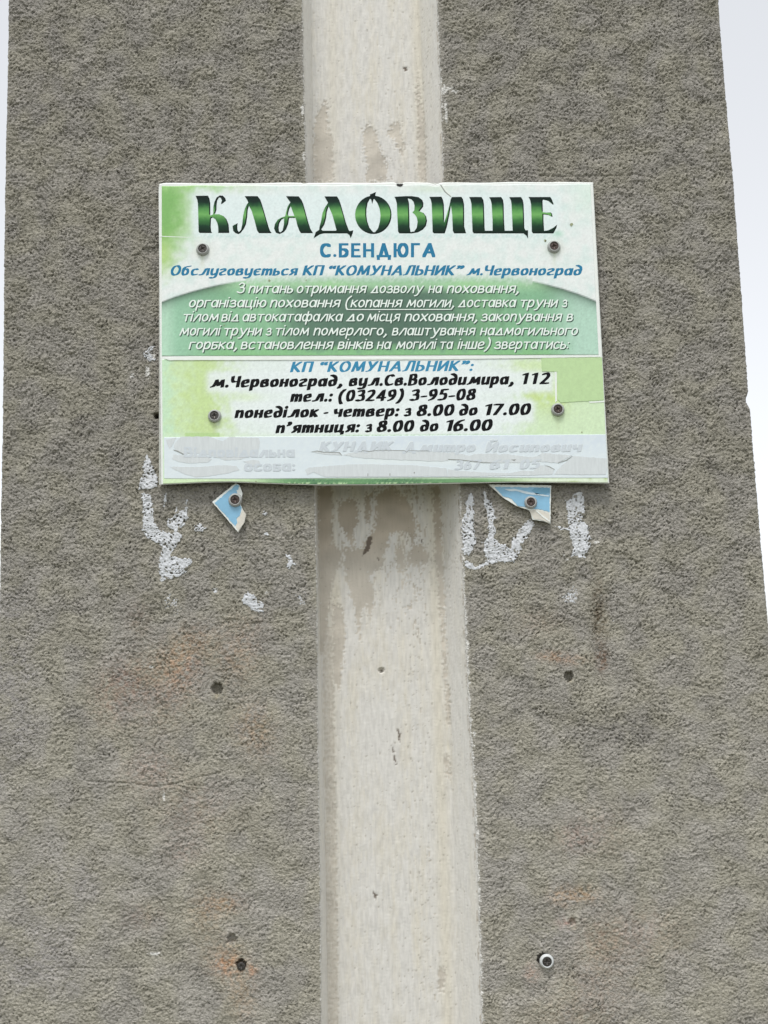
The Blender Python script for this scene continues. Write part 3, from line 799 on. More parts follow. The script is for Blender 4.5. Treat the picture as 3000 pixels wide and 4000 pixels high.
def small_plain(g):
    g = dict(g)
    g['т'] = [('l', [(32, 63), (32, 4)]), ('l', [(8, 64), (56, 64)])]
    g['г'] = [('l', [(16, 64), (16, 4)]), ('l', [(16, 64), (50, 64)])]
    g['и'] = [('l', [(16, 66), (16, 4)]), ('l', [(58, 66), (58, 4)]), ('l', [(16, 6), (58, 64)])]
    g['п'] = [('l', [(16, 66), (16, 4)]), ('c', [(17, 44), (30, 64), (50, 62), (56, 44), (56, 4)])]
    g['д'] = [('l', [(6, 5), (62, 5)]), ('l', [(10, 5), (40, 64)]), ('l', [(40, 64), (44, 64)]), ('l', [(44, 64), (56, 5)])]
    g['л'] = [('l', [(6, 4), (36, 64)]), ('l', [(36, 64), (56, 64)]), ('l', [(54, 64), (56, 4)])]
    g['в'] = [('l', [(16, 64), (16, 4)]), ('c', [(16, 64), (42, 64), (50, 50), (40, 37), (16, 36)]), ('c', [(16, 36), (48, 36), (56, 18), (44, 5), (16, 5)])]
    g['б'] = [('l', [(16, 64), (16, 4)]), ('l', [(16, 64), (54, 64)]), ('c', [(16, 38), (44, 38), (54, 22), (42, 5), (16, 5)])]
    g['ц'] = [('l', [(16, 66), (16, 5)]), ('l', [(54, 66), (54, 5)]), ('l', [(16, 5), (64, 5)]), ('l', [(64, 5), (64, -14)])]
    g['у'] = [('l', [(10, 66), (34, 12)]), ('c', [(60, 66), (34, 6), (22, -18), (4, -24)])]
    g['з'] = [('c', [(10, 56), (28, 66), (46, 56), (40, 40), (22, 36)]), ('c', [(22, 36), (48, 34), (50, 10), (28, 4), (8, 12)])]
    g['м'] = [('l', [(8, 4), (20, 66)]), ('l', [(20, 66), (40, 16)]), ('l', [(40, 16), (68, 66)]), ('l', [(68, 66), (74, 4)])]
    return g

def marks():
    g = {}
    g['.'] = [('d', [(16, 11)])]
    g[','] = [('d', [(18, 10)]), ('l', [(22, 6), (8, -16)])]
    g[':'] = [('d', [(16, 11)]), ('d', [(16, 57)])]
    g['('] = [('c', [(40, 104), (18, 76), (12, 36), (22, -4), (34, -20)])]
    g[')'] = [('c', [(14, 104), (30, 76), (32, 36), (20, 0), (4, -20)])]
    g['-'] = [('l', [(8, 36), (36, 36)])]
    g['“'] = [('c', [(14, 92), (6, 80), (12, 70)]), ('d', [(13, 74)]), ('c', [(42, 92), (34, 80), (40, 70)]), ('d', [(41, 74)])]
    g['”'] = [('c', [(10, 94), (20, 84), (8, 68)]), ('d', [(12, 88)]), ('c', [(38, 94), (48, 84), (36, 68)]), ('d', [(40, 88)])]
    g['’'] = [('c', [(12, 94), (22, 84), (8, 66)]), ('d', [(14, 88)])]
    g['0'] = [ell(38, 50, 24, 46)]
    g['1'] = [('l', [(36, 95), (36, 5)]), ('l', [(14, 84), (36, 95)])]
    g['2'] = [('c', [(14, 84), (34, 96), (54, 82), (50, 58), (30, 30), (10, 6)]), ('l', [(10, 6), (60, 6)])]
    g['3'] = [('c', [(14, 86), (34, 96), (52, 84), (46, 60), (26, 53)]), ('c', [(26, 53), (54, 48), (56, 14), (32, 4), (8, 10)])]
    g['4'] = [('l', [(50, 95), (8, 28)]), ('l', [(8, 28), (66, 28)]), ('l', [(50, 95), (50, 5)])]
    g['5'] = [('l', [(20, 95), (58, 95)]), ('l', [(20, 95), (16, 56)]), ('c', [(16, 56), (46, 58), (56, 34), (42, 8), (8, 8)])]
    g['6'] = [('c', [(56, 96), (30, 80), (14, 46), (20, 12), (38, 4), (58, 22), (52, 50), (34, 58), (18, 44)])]
    g['7'] = [('l', [(10, 94), (60, 94)]), ('l', [(60, 94), (24, 5)])]
    g['8'] = [ell(37, 75, 19, 20), ell(36, 28, 24, 23)]
    g['9'] = [('c', [(20, 4), (44, 18), (60, 54), (54, 86), (36, 96), (16, 78), (22, 50), (40, 42), (56, 56)])]
    return g

BOLD = {**caps(), **small_italic(), **marks()}
PLAIN = {**caps(), **small_plain(small_italic()), **marks()}
PLAIN['З'] = [('c', [(10, 80), (28, 96), (50, 84), (44, 60), (24, 52)]), ('c', [(24, 52), (54, 48), (54, 14), (30, 4), (6, 14)])]

def nib(a, b, ang, round_=False):
    if round_:
        pts = [(a * math.cos(t), b * math.sin(t)) for t in np.linspace(0, 2 * math.pi, 9)[:-1] + 0.39]
    else:
        pts = [(-a, -b), (a, -b), (a, b), (-a, b)]
    c, s = math.cos(ang), math.sin(ang)
    return [(x * c - y * s, x * s + y * c) for x, y in pts]

_gcache = {}
def glyph_tris(font, ch, nb, key):
    k = (key, ch)
    if k in _gcache: return _gcache[k]
    verts, faces = [], []
    for kind, pts in font[ch]:
        if kind == 'd':
            (x0, y0), = pts; rr = max(abs(a) for a, b in nb) * 0.98 + 0.8
            f = list(range(len(verts), len(verts) + 12))
            verts += [Vector((x0 + rr * math.cos(k * math.pi / 6), y0 + rr * math.sin(k * math.pi / 6))) for k in range(12)]; faces.append(f)
            continue
        line = pts if kind == 'l' else catmull(pts, kind == 'e', 3 if kind == 'e' else 4)
        if len(line) == 1: line = [line[0], line[0]]
        for i in range(len(line) - 1):
            (x0, y0), (x1, y1) = line[i], line[i + 1]
            h = hull([(x0 + a, y0 + b) for a, b in nb] + [(x1 + a, y1 + b) for a, b in nb])
            f = list(range(len(verts), len(verts) + len(h)))
            verts += [Vector(p) for p in h]; faces.append(f)
    vs, es, fs, _, _, fo = delaunay_2d_cdt(verts, [], faces, 0, 1e-4)
    tri = [tuple(f) for f, o in zip(fs, fo) if len(o) > 0]
    v = np.array([(p[0], p[1]) for p in vs])
    used = sorted({i for f in tri for i in f})
    _gcache[k] = (v, tri, v[used, 0].min(), v[used, 0].max())
    return _gcache[k]

class Print:
    """collects flat lettering in photograph coordinates, then lays it on a plane"""
    def __init__(self): self.v = []; self.f = []
    def word(self, text, x0, x1, base, cap, font, nb, key, shear=0.2, gap=7.0, dx=0, dy=0):
        """base = (u0, v0, u1, v1): baseline through two points"""
        pen = 0.0; parts = []
        for ch in text:
            v, tri, a, b = glyph_tris(font, ch, nb, key)
            parts.append((v, tri, pen - a)); pen += (b - a) + gap
        allv = []
        for v, tri, off in parts:
            allv.append(np.stack([v[:, 0] + off + shear * v[:, 1], v[:, 1]], 1))
        used = [w[sorted({i for f in t for i in f})] for w, (_, t, _) in zip(allv, parts)]
        lo = min(w[:, 0].min() for w in used); hi = max(w[:, 0].max() for w in used)
        for w, (_, tri, _) in zip(allv, parts):
            u = x0 + (w[:, 0] - lo) / (hi - lo) * (x1 - x0)
            bl = base[1] + (u - base[0]) / (base[2] - base[0]) * (base[3] - base[1])
            vv = bl - w[:, 1] * cap / 100.0
            n = len(self.v)
            self.v += list(zip(u + dx, vv + dy))
            self.f += [tuple(n + i for i in t) for t in tri]
    def tris(self, pts, tri):
        n = len(self.v); self.v += list(pts); self.f += [tuple(n + i for i in t) for t in tri]
    def build(self, name, y, mat, parent, root, label=None):
        a = np.array(self.v)
        x, z = P(a[:, 0], a[:, 1], y)
        o = mesh_obj(name, np.stack([x, np.full_like(x, y), z], 1), [tuple(f) for f in self.f], mat, smooth=False)
        place(o, parent)
        if label: o['label'] = label
        return o

# ------------------------------------------------------------------ the sign
YB0, YB1 = -0.0095, -0.016          # back and front of the board
sign_root = empty('cemetery_sign', (0.0, YB0, float(P(1500, 1895, 0)[1])),
                  'green and white printed cemetery notice board screwed across the white recess of the pillar', 'sign')
def bottom_v(u):
    return np.interp(u, [620, 700, 800, 900, 1000, 1130, 1250, 1500, 1800, 2000, 2200, 2380], [1894, 1891, 1886, 1884, 1888, 1893, 1896, 1895, 1889, 1885, 1887, 1889])

def quad_uv(s, t, c):
    """c: TL, TR, BR, BL"""
    (ax, ay), (bx, by), (cx, cy), (dx, dy) = c
    u = (1 - s) * (1 - t) * ax + s * (1 - t) * bx + s * t * cx + (1 - s) * t * dx
    v = (1 - s) * (1 - t) * ay + s * (1 - t) * by + s * t * cy + (1 - s) * t * dy
    return u, v

def slab(name, c, yf, yb, mat, parent, step=6.0, colf=None, wavy=False, edge=2.0, jag=None):
    """a sheet with rounded-over front edge: grid front, skirt back to yb"""
    w = abs(c[1][0] - c[0][0]); h = abs(c[3][1] - c[0][1])
    ns = max(2, int(w / step)); nt_ = max(2, int(h / step))
    e = edge
    s = np.concatenate([[0, 0], [0.4 * e / w, e / w], np.linspace(2.2 * e / w, 1 - 2.2 * e / w, ns), [1 - e / w, 1 - 0.4 * e / w], [1, 1]])
    t = np.concatenate([[0, 0], [0.4 * e / h, e / h], np.linspace(2.2 * e / h, 1 - 2.2 * e / h, nt_), [1 - e / h, 1 - 0.4 * e / h], [1, 1]])
    dz = (yb - yf)
    de = lambda n: np.concatenate([[1, 0.35], [0.08, 0], np.zeros(n), [0, 0.08], [0.35, 1]])
    S, T = np.meshgrid(s, t)
    D = np.maximum(de(ns)[None, :] + 0 * T, de(nt_)[:, None] + 0 * S)
    U, V = quad_uv(S, T, c)
    if wavy:
        V = V + (bottom_v(U) - 1892) * sm(0.55, 1.0, T)
    if jag is not None:
        U, V = jag(U, V, S, T)
    Y = yf + dz * D
    X, Z = P(U, V, Y)
    col = None
    if colf is not None:
        col = colf(U, V).reshape(-1, 3)
    o = mesh_obj(name, np.stack([X, Y, Z], 2).reshape(-1, 3), grid_faces(*S.shape, flip=True), mat, col=col)
    o.parent = parent
    o.matrix_parent_inverse.translation = -sign_root.location
    return o

board_c = [(619, 716), (2317, 711), (2380, 1892), (629, 1892)]
def jag_top(U, V, S, T):
    k = sm(0.012, 0.0, T)
    V = V + k * 1.6 * np.sin(U * 0.021) * np.sin(U * 0.0073) + 9 * np.exp(-((U - 1560) / 12.0) ** 2) * k + 9 * np.exp(-((U - 1700) / 16.0) ** 2) * k + 4 * np.exp(-((U - 1190) / 8.0) ** 2) * k
    cor = sm(24, 0, (U - 619) + (V - 716))
    return U + 3 * cor, V + 3 * cor
board = slab('backing_board', board_c, YB1, YB0, M_BOARD, sign_root, 10, wavy=True, jag=jag_top)
# back of the board
def back_of_board():
    u = np.linspace(621, 2374, 40)
    top = np.interp(u, [619, 2317], [718, 713]); bot = bottom_v(u)
    uu = np.concatenate([u, u]); vv = np.concatenate([top, bot])
    # sides lean: squeeze the top edge
    uu[:40] = np.linspace(621, 2313, 40)
    X, Z = P(uu, vv, YB0 + 0.0002)
    f = np.array([(i, i + 1, 41 + i, 40 + i) for i in range(39)])
    o = mesh_obj('board_back', np.stack([X, np.full_like(X, YB0 + 0.0002), Z], 1), f, M_EDGE)
    o.parent = sign_root; o.matrix_parent_inverse.translation = -sign_root.location
back_of_board()

rsn = np.random.RandomState(11)
n_print = fft_noise(512, 1024, 0.01, 0.9, 1.0, 0.8, 31)      # soft blotches of the printed ground, looked up in pixels/100
n_fine = fft_noise(1024, 1024, 0.01, 0.05, 1.0, 0.7, 32)
def pr(u, v, sc=0.01, n=n_print): return bil(n, np.asarray(u) * sc, np.asarray(v) * sc, 0.01)

def box_glow(U, V, x0, y0, x1, y1, soft):
    dx = np.maximum(np.maximum(x0 - U, U - x1), 0); dy = np.maximum(np.maximum(y0 - V, V - y1), 0)
    return np.exp(-(dx * dx + dy * dy) / (2 * soft * soft))

def mixc(c, w, rgb):
    w = np.clip(w, 0, 1)[..., None]
    return c * (1 - w) + lin(rgb) * w

def arc_v(U):
    """upper edge of the green hill"""
    return np.interp(U, [620, 680, 740, 800, 860, 920, 980, 1100, 1500, 1900, 2020, 2080, 2140, 2200, 2260, 2320, 2360],
                     [1184, 1160, 1141, 1125, 1111, 1101, 1094, 1090, 1086, 1086, 1090, 1098, 1112, 1128, 1148, 1172, 1192])

def grime(c, U, V, pts):
    for (su, sv) in pts:
        w = 0.30 * np.exp(-((U - su + 2 * pr(U, V, 0.05)) / 7.0) ** 2) * sm(sv + 10, sv + 30, V) * sm(sv + 120, sv + 30, V)
        w = w + 0.30 * np.exp(-(((U - su) ** 2 + (V - sv) ** 2) / 36.0 ** 2) * 1.3)
        c = mixc(c, w, (176, 186, 140))
    d = np.clip(0.5 + 0.5 * pr(U, V, 0.018), 0, 1) * np.clip(0.5 + 0.5 * pr(U * 2.0, V * 0.3, 0.02), 0, 1)
    return c * (1 - 0.05 * d)[..., None]

def upper_col(U, V):
    wob = 18 * pr(U, V)
    c = np.ones(U.shape + (3,)) * lin((230, 235, 233))
    c = mixc(c, 0.25 + 0.25 * pr(U, V, 0.006), (214, 230, 226))
    # green left and top edge
    w = sm(830, 660, U + 0.5 * wob + 70 * sm(880, 1010, V)) * sm(1130, 990, V + 0.6 * wob)
    c = mixc(c, w, (182, 216, 152))
    w = sm(785, 655, U + wob * 0.35 + 50 * sm(840, 1010, V)) * sm(1110, 920, V + 0.5 * wob)
    c = mixc(c, w * 0.95, (122, 178, 96))
    w = sm(700, 630, U) * np.exp(-((V - 990) / 60.0) ** 2)
    c = mixc(c, 0.6 * w, (190, 218, 130))
    w = sm(765, 715, V + 0.4 * wob) * sm(1080, 800, U)
    c = mixc(c, w * 0.9, (160, 206, 130))
    w = np.exp(-((V - 740) / 16.0) ** 2) * (np.exp(-((U - 1680) / 90.0) ** 2) + 0.5 * np.exp(-((U - 950) / 110.0) ** 2))
    c = mixc(c, 0.45 * w, (200, 220, 190))
    c = mixc(c, 0.5 * sm(2180, 2320, U) * sm(900, 760, V), (206, 232, 214))
    c = mixc(c, 0.8 * box_glow(U, V, 770, 775, 2165, 905, 17), (222, 236, 236))
    c = mixc(c, 0.55 * np.exp(-((V - 922) / 9.0) ** 2) * box_glow(U, V, 790, 900, 2165, 940, 20) * sm(0.0, 1.2, pr(U, V, 0.03) + 0.6), (190, 218, 214))
    c = mixc(c, 0.7 * np.exp(-(((U - 2180) / 20.0) ** 2 + ((V - 912) / 12.0) ** 2)), (168, 214, 190))
    # hill
    av = arc_v(U)
    inside = V - av
    soft = np.where((U < 960) | (U > 2080), 3.0, 20.0)
    wi = np.clip(0.5 + (inside + np.where(soft > 5, 4 * pr(U, V, 0.03), 0)) / (2 * soft), 0, 1)
    hill = np.ones(U.shape + (3,)) * lin((154, 200, 170))
    hill = mixc(hill, sm(640, 900, U) * 0.7, (120, 172, 130))
    mid = sm(900, 1180, U + 30 * pr(U, V)) * sm(2080, 1820, U + 30 * pr(U, V)) * sm(1092, 1150, V) * sm(1395, 1340, V)
    hill = mixc(hill, 0.95 * mid, (82, 114, 96))
    hill = mixc(hill, 0.5 * np.exp(-((U - 1520) / 150.0) ** 2) * sm(1120, 1160, V) * sm(1360, 1320, V), (72, 98, 84))
    band = np.exp(-((U - 1880 - 0.1 * (V - 1100)) / 110.0) ** 2)
    hill = mixc(hill, 0.5 * band, (140, 196, 142))
    hill = mixc(hill, 0.6 * np.exp(-((U - 1030) / 110.0) ** 2), (152, 204, 160))
    hill = mixc(hill, 0.8 * sm(2100, 2280, U), (188, 220, 204))
    hill = mixc(hill, 0.7 * sm(700, 640, U), (190, 224, 200))
    hill = mixc(hill, 0.8 * sm(1340, 1384, V + wob * 0.4) * sm(700, 900, U) * sm(2260, 2100, U), (136, 192, 132))
    hill = mixc(hill, 0.8 * np.exp(-((V - 1108) / 16.0) ** 2) * (np.exp(-((U - 1290) / 70.0) ** 2) + np.exp(-((U - 1830) / 70.0) ** 2)), (140, 200, 130))
    hill = mixc(hill, 0.55 * np.exp(-((V - 1112) / 22.0) ** 2), (176, 216, 170))
    # dark drawn edge under the white swoosh
    dk = np.exp(-np.maximum(inside, 0) / 20.0) * (sm(960, 830, U) + sm(2040, 2170, U))
    hill = mixc(hill, 1.0 * dk, (34, 62, 46))
    w3 = wi[..., None]
    c = c * (1 - w3) + hill * w3
    c = grime(c, U, V, [(791, 975), (2165, 965)])
    gr = 1 + 0.045 * bil(n_fine, U * 0.013, V * 0.013, 0.01) * (0.25 + 0.75 * wi)
    return c * gr[..., None]

TEXTBOX = [(1128, 1412, 1852, 1456), (818, 1462, 2154, 1522), (1128, 1520, 1862, 1580), (912, 1574, 2078, 1640), (1072, 1632, 1928, 1696)]
def lower_col(U, V):
    wob = 22 * pr(U, V)
    c = np.ones(U.shape + (3,)) * lin((226, 236, 232))
    c = mixc(c, sm(1000, 640, U + wob) * sm(1860, 1700, V), (204, 228, 186))
    c = mixc(c, 0.75 * np.exp(-((U - 800 + wob) / 95.0) ** 2) * sm(1860, 1720, V), (192, 217, 134))
    c = mixc(c, 0.85 * sm(700, 640, U + 0.5 * wob), (196, 228, 196))
    c = mixc(c, 0.5 * np.exp(-(((U - 960) / 60.0) ** 2 + ((V - 1560) / 30.0) ** 2)), (206, 228, 160))
    c = mixc(c, sm(1960, 2110, U + wob), (208, 230, 192))
    c = mixc(c, 0.9 * np.exp(-(((U - 2140 + wob) / 70.0) ** 2 + ((V - 1540) / 60.0) ** 2)), (196, 218, 130))
    c = mixc(c, 0.5 * np.exp(-(((U - 2060 + wob) / 90.0) ** 2 + ((V - 1430) / 26.0) ** 2)), (206, 226, 160))
    for b in TEXTBOX:
        c = mixc(c, 0.85 * box_glow(U, V, b[0] + 6, b[1] + 4, b[2] - 6, b[3] - 4, 13), (230, 238, 238))
    c = mixc(c, sm(1680, 1720, V) * 0.7, (212, 232, 206))
    c = mixc(c, 0.9 * np.exp(-((V - 1703 + 0.006 * (U - 1500)) / 4.0) ** 2) * sm(1150, 1400, U) * sm(2250, 1700, U) * (0.7 + 0.4 * pr(U, V, 0.05)), (146, 190, 140))
    c = mixc(c, 0.9 * ((U > 722) & (U < 858) & (V > 1690) & (V < 1712)), (180, 210, 144))
    band = sm(1866, 1872, V)
    g = (212, 236, 192)
    c = mixc(c, band, g)
    c = mixc(c, band * sm(900, 1150, U) * sm(2150, 1850, U), (112, 160, 108))
    c = mixc(c, band * (np.exp(-((U - 1240) / 90.0) ** 2) + np.exp(-((U - 1560) / 150.0) ** 2)) * np.clip(0.55 + 0.3 * pr(U, V, 0.06), 0, 1), (66, 108, 80))
    c = mixc(c, band * sm(2000, 2160, U), (224, 238, 214))
    c = mixc(c, 0.8 * sm(1882, 1888, V) * sm(0.1, 0.9, pr(U, V, 0.03)) * sm(1900, 1700, U), (214, 240, 190))
    for (au, av_, ru, rv) in [(2306, 1862, 7, 16), (2240, 1882, 30, 4), (2366, 1868, 8, 12), (2190, 1884, 14, 3)]:
        c = mixc(c, 0.8 * np.exp(-(((U - au) / ru) ** 2 + ((V - av_) / rv) ** 2) * 1.5), (176, 198, 128))
    c = grime(c, U, V, [(837, 1627), (2180, 1602)])
    gr = 1 + 0.035 * bil(n_fine, U * 0.013, V * 0.013, 0.01)
    return c * gr[..., None]

YS = YB1 - 0.0007
def jag_up(U, V, S, T):
    return jag_top(U, V, S, T * 1.0)
upper = slab('upper_sheet', [(632, 726), (2306, 720), (2338, 1385), (632, 1390)], YS, YB1 + 0.0003, M_SHEET, sign_root, 5, upper_col, edge=1.6,
             jag=lambda U, V, S, T: (U, V + sm(0.02, 0, T) * (1.2 * np.sin(U * 0.03) + 5 * np.exp(-((U - 1700) / 18.0) ** 2) + 5 * np.exp(-((U - 1560) / 12.0) ** 2))))
lower = slab('lower_sheet', [(633, 1404), (2352, 1399), (2374, 1888), (637, 1888)], YS, YB1 + 0.0003, M_SHEET, sign_root, 5, lower_col, wavy=True, edge=1.6)

def flat_poly(name, poly, y, mat, parent, thick=0.0005, col=None, jag=0.0, seed=1, step=7.0, label=None):
    """thin sheet of any outline; the outline is broken up by jag pixels"""
    rs = random.Random(seed)
    pts = []
    n = len(poly)
    for i in range(n):
        (x0, y0), (x1, y1) = poly[i], poly[(i + 1) % n]
        k = max(1, int(math.hypot(x1 - x0, y1 - y0) / step))
        for j in range(k):
            t = j / k
            jx = 0 if j == 0 else rs.uniform(-jag, jag); jy = 0 if j == 0 else rs.uniform(-jag, jag)
            pts.append((x0 + (x1 - x0) * t + jx, y0 + (y1 - y0) * t + jy))
    m = len(pts)
    vs, es, fs, _, _, _ = delaunay_2d_cdt([Vector(p) for p in pts], [(i, (i + 1) % m) for i in range(m)], [], 0, 1e-4)
    arr = np.array([(p[0], p[1]) for p in vs])
    tri = []
    for f in fs:
        c = arr[list(f)].mean(0)
        if poly_sd(np.array([c[0]]), np.array([c[1]]), pts)[0] > 0:
            tri.append(tuple(f))
    k = len(arr)
    yf, yb = y, y + thick
    X0, Z0 = P(arr[:, 0], arr[:, 1], yf); X1, Z1 = P(arr[:, 0], arr[:, 1], yb)
    co = np.concatenate([np.stack([X0, np.full(k, yf), Z0], 1), np.stack([X0, np.full(k, yb), Z0], 1)])
    from collections import Counter
    cnt = Counter()
    for f in tri:
        for a, b in zip(f, f[1:] + f[:1]): cnt[(a, b)] += 1
    faces = [f for f in tri] + [tuple(i + k for i in f[::-1]) for f in tri]
    for (a, b) in cnt:
        if (b, a) not in cnt: faces.append((b, a, a + k, b + k))
    o = mesh_obj(name, co, faces, mat, smooth=False, col=col)
    if parent is not None:
        place(o, parent)
    if label: o['label'] = label
    return o

M_PATCH = mul_noise(new_mat('green_film', 0.38, spec=0.45), 0.93, 1.05, 200, 3, attr=False, base=tuple(lin((186, 214, 160))))
flat_poly('patch', [(2115, 1398), (2351, 1396), (2359, 1562), (2190, 1572), (2178, 1560), (2177, 1452), (2117, 1450)], YS - 0.0006, M_PATCH, sign_root, 0.0006, jag=0.7, seed=4, label='plain green film patch at the right edge')
M_RIM = mul_noise(new_mat('white_film_edge', 0.4), 0.94, 1.03, 100, 3, attr=False, base=tuple(lin((232, 238, 232))))
flat_poly('film_edge', [(2166, 1452), (2175, 1452), (2176, 1565), (2169, 1572)], YS - 0.0004, M_RIM, sign_root, 0.0004)
flat_poly('film_edge', [(2300, 1569), (2361, 1565), (2361, 1571), (2304, 1574)], YS - 0.0004, M_RIM, sign_root, 0.0004)
flat_poly('film_edge', [(640, 1399), (735, 1391), (1300, 1393), (1400, 1399), (1600, 1397), (2000, 1391), (2345, 1388), (2345, 1394), (2110, 1398), (1700, 1404), (1100, 1406), (660, 1407)], YS - 0.0009, M_RIM, sign_root, 0.0007, jag=0.5, seed=9)
M_CRACK = new_mat('crack_shadow', 0.8, (0.28, 0.30, 0.27))
flat_poly('crack_line', [(1719, 722), (1723, 722), (1740, 748), (1763, 768), (1761, 770), (1737, 751)], YS - 0.0001, M_CRACK, sign_root, 0.0001)
flat_poly('crack_line', [(1724, 722), (1729, 722), (1746, 744), (1765, 767), (1763, 768), (1744, 749)], YS - 0.00012, M_RIM, sign_root, 0.0001)
flat_poly('crack_line', [(615, 921), (740, 926), (780, 925), (740, 928), (640, 925)], YS - 0.0001, M_RIM, sign_root, 0.0001)

# covering strip glued over the lowest lines
M_STRIP = mul_noise(new_mat('covering_tape', 0.33, spec=0.5), 0.97, 1.02, 60, 4)
def strip_col(U, V):
    c = np.ones(U.shape + (3,)) * lin((216, 226, 231))
    c = mixc(c, 0.6 * sm(1790, 1720, V) * sm(1100, 1500, U), (208, 219, 230))
    c = mixc(c, 0.4 * np.clip(pr(U, V, 0.02), 0, 1), (224, 233, 234))
    c = mixc(c, 0.5 * np.exp(-((V - 1800) / 12.0) ** 2) * sm(1350, 1450, U) * sm(2150, 2050, U), (226, 234, 232))
    return c
strip = slab('covering_strip', [(640, 1708), (2366, 1697), (2375, 1864), (642, 1868)], YS - 0.0004, YS + 0.0002, M_STRIP, sign_root, 8, strip_col, edge=1.2,
             jag=lambda U, V, S, T: (U, V + sm(0.9, 1.0, T) * (2.0 * np.sin((U - 600) * 0.0045) + 1.0)))
strip['label'] = 'pale tape pasted over the two lowest lines'

M_GREY = bump(mul_noise(new_mat('torn_tape_residue', 0.6, spec=0.3), 0.92, 1.05, 120, 5, stretch=(2.5, 1, 0.4), attr=False, base=tuple(lin((209, 215, 217)))), 220, 0.0003, 0.3, stretch=(2.5, 1, 0.4))
YT = YS - 0.0004
def q(ox, oy, sc, pts): return [(ox + x / sc, oy + y / sc) for x, y in pts]
SL, SM_, SR = 2.765, 2.765, 2.5523
TORN = [
    q(610, 1690, SL, [(105, 75), (215, 50), (190, 110), (145, 180), (120, 130)]),
    q(610, 1690, SL, [(190, 155), (205, 110), (265, 45), (560, 40), (720, 92), (790, 45), (1110, 55), (1120, 90), (1105, 210), (1010, 260), (900, 290), (740, 298), (640, 262), (540, 228), (430, 222), (300, 235), (220, 195)]),
    q(610, 1690, SL, [(185, 235), (300, 245), (430, 240), (520, 250), (600, 285), (560, 320), (350, 330), (230, 310), (170, 280)]),
    q(610, 1690, SL, [(145, 365), (260, 370), (470, 370), (720, 350), (870, 360), (900, 400), (760, 440), (560, 470), (420, 478), (290, 440), (200, 400)]),
    q(610, 1690, SL, [(940, 310), (1050, 290), (1110, 300), (1130, 340), (1100, 375), (1020, 350)]),
    q(1150, 1690, SM_, [(180, 205), (245, 195), (300, 208), (490, 212), (512, 245), (330, 235)]),
    q(1150, 1690, SM_, [(530, 240), (600, 215), (720, 208), (735, 190), (800, 203), (900, 188), (1190, 192), (1210, 210), (1230, 192), (1460, 198), (1659, 218), (1659, 305), (1480, 308), (1230, 298), (900, 282), (700, 272)]),
    q(1150, 1690, SM_, [(115, 400), (150, 378), (260, 368), (480, 350), (720, 340), (1060, 345), (1290, 352), (1640, 385), (1659, 470), (1500, 470), (330, 478), (200, 425), (140, 460)]),
    q(1750, 1690, SR, [(0, 205), (40, 195), (130, 212), (220, 228), (260, 212), (480, 206), (510, 222), (560, 208), (700, 228), (800, 240), (935, 235), (900, 225), (940, 202), (1235, 225), (1100, 300), (1040, 300), (900, 285), (700, 300), (480, 300), (360, 294), (240, 280), (0, 268)]),
    q(1750, 1690, SR, [(0, 365), (120, 380), (420, 398), (620, 402), (740, 375), (850, 385), (920, 325), (1000, 335), (1060, 365), (1040, 415), (820, 425), (400, 432), (0, 440)]),
    q(1750, 1690, SR, [(1250, 232), (1580, 255), (1590, 340), (1575, 415), (1330, 420), (1060, 412), (1110, 350), (1180, 290)]),
]
for i, p in enumerate(TORN):
    flat_poly('tape_residue', p, YT - 0.00022 - 0.00001 * i, M_GREY, strip, 0.0002, jag=1.3, seed=20 + i)
M_TEAR = new_mat('tear_shadow', 0.8, tuple(lin((150, 152, 148))))
TEARS = [q(610, 1690, SL, [(185, 182), (235, 195), (300, 230), (290, 236), (240, 208), (190, 190)]),
         q(1750, 1690, SR, [(0, 262), (130, 268), (240, 282), (360, 296), (480, 300), (480, 303), (355, 300), (235, 287), (130, 274), (0, 268)]),
         q(1750, 1690, SR, [(1095, 300), (1180, 270), (1240, 232), (1242, 236), (1185, 276), (1100, 303)]),
         q(1750, 1690, SR, [(950, 320), (1010, 335), (1065, 365), (1060, 368), (1005, 340)]),
         q(1750, 1690, SR, [(630, 268), (680, 266), (660, 280)]),
         q(1150, 1690, SM_, [(180, 205), (245, 193), (320, 208), (490, 211), (515, 245), (505, 240), (480, 216), (315, 213), (240, 200)]),
         q(1150, 1690, SM_, [(720, 208), (735, 188), (800, 201), (900, 186), (1190, 190), (1210, 208), (1230, 190), (1460, 196), (1460, 199), (1232, 194), (1210, 214), (1188, 194), (900, 190), (800, 206), (738, 193)]),
         q(1150, 1690, SM_, [(790, 440), (797, 440), (797, 470), (790, 470)]), q(1150, 1690, SM_, [(1028, 440), (1036, 440), (1036, 468), (1028, 468)]),
         q(1150, 1690, SM_, [(1290, 425), (1302, 425), (1298, 440), (1290, 440)])]
for i, p in enumerate(TEARS):
    flat_poly('tape_tear', p, YT - 0.0005 - 0.00001 * i, M_TEAR, strip, 0.0001)

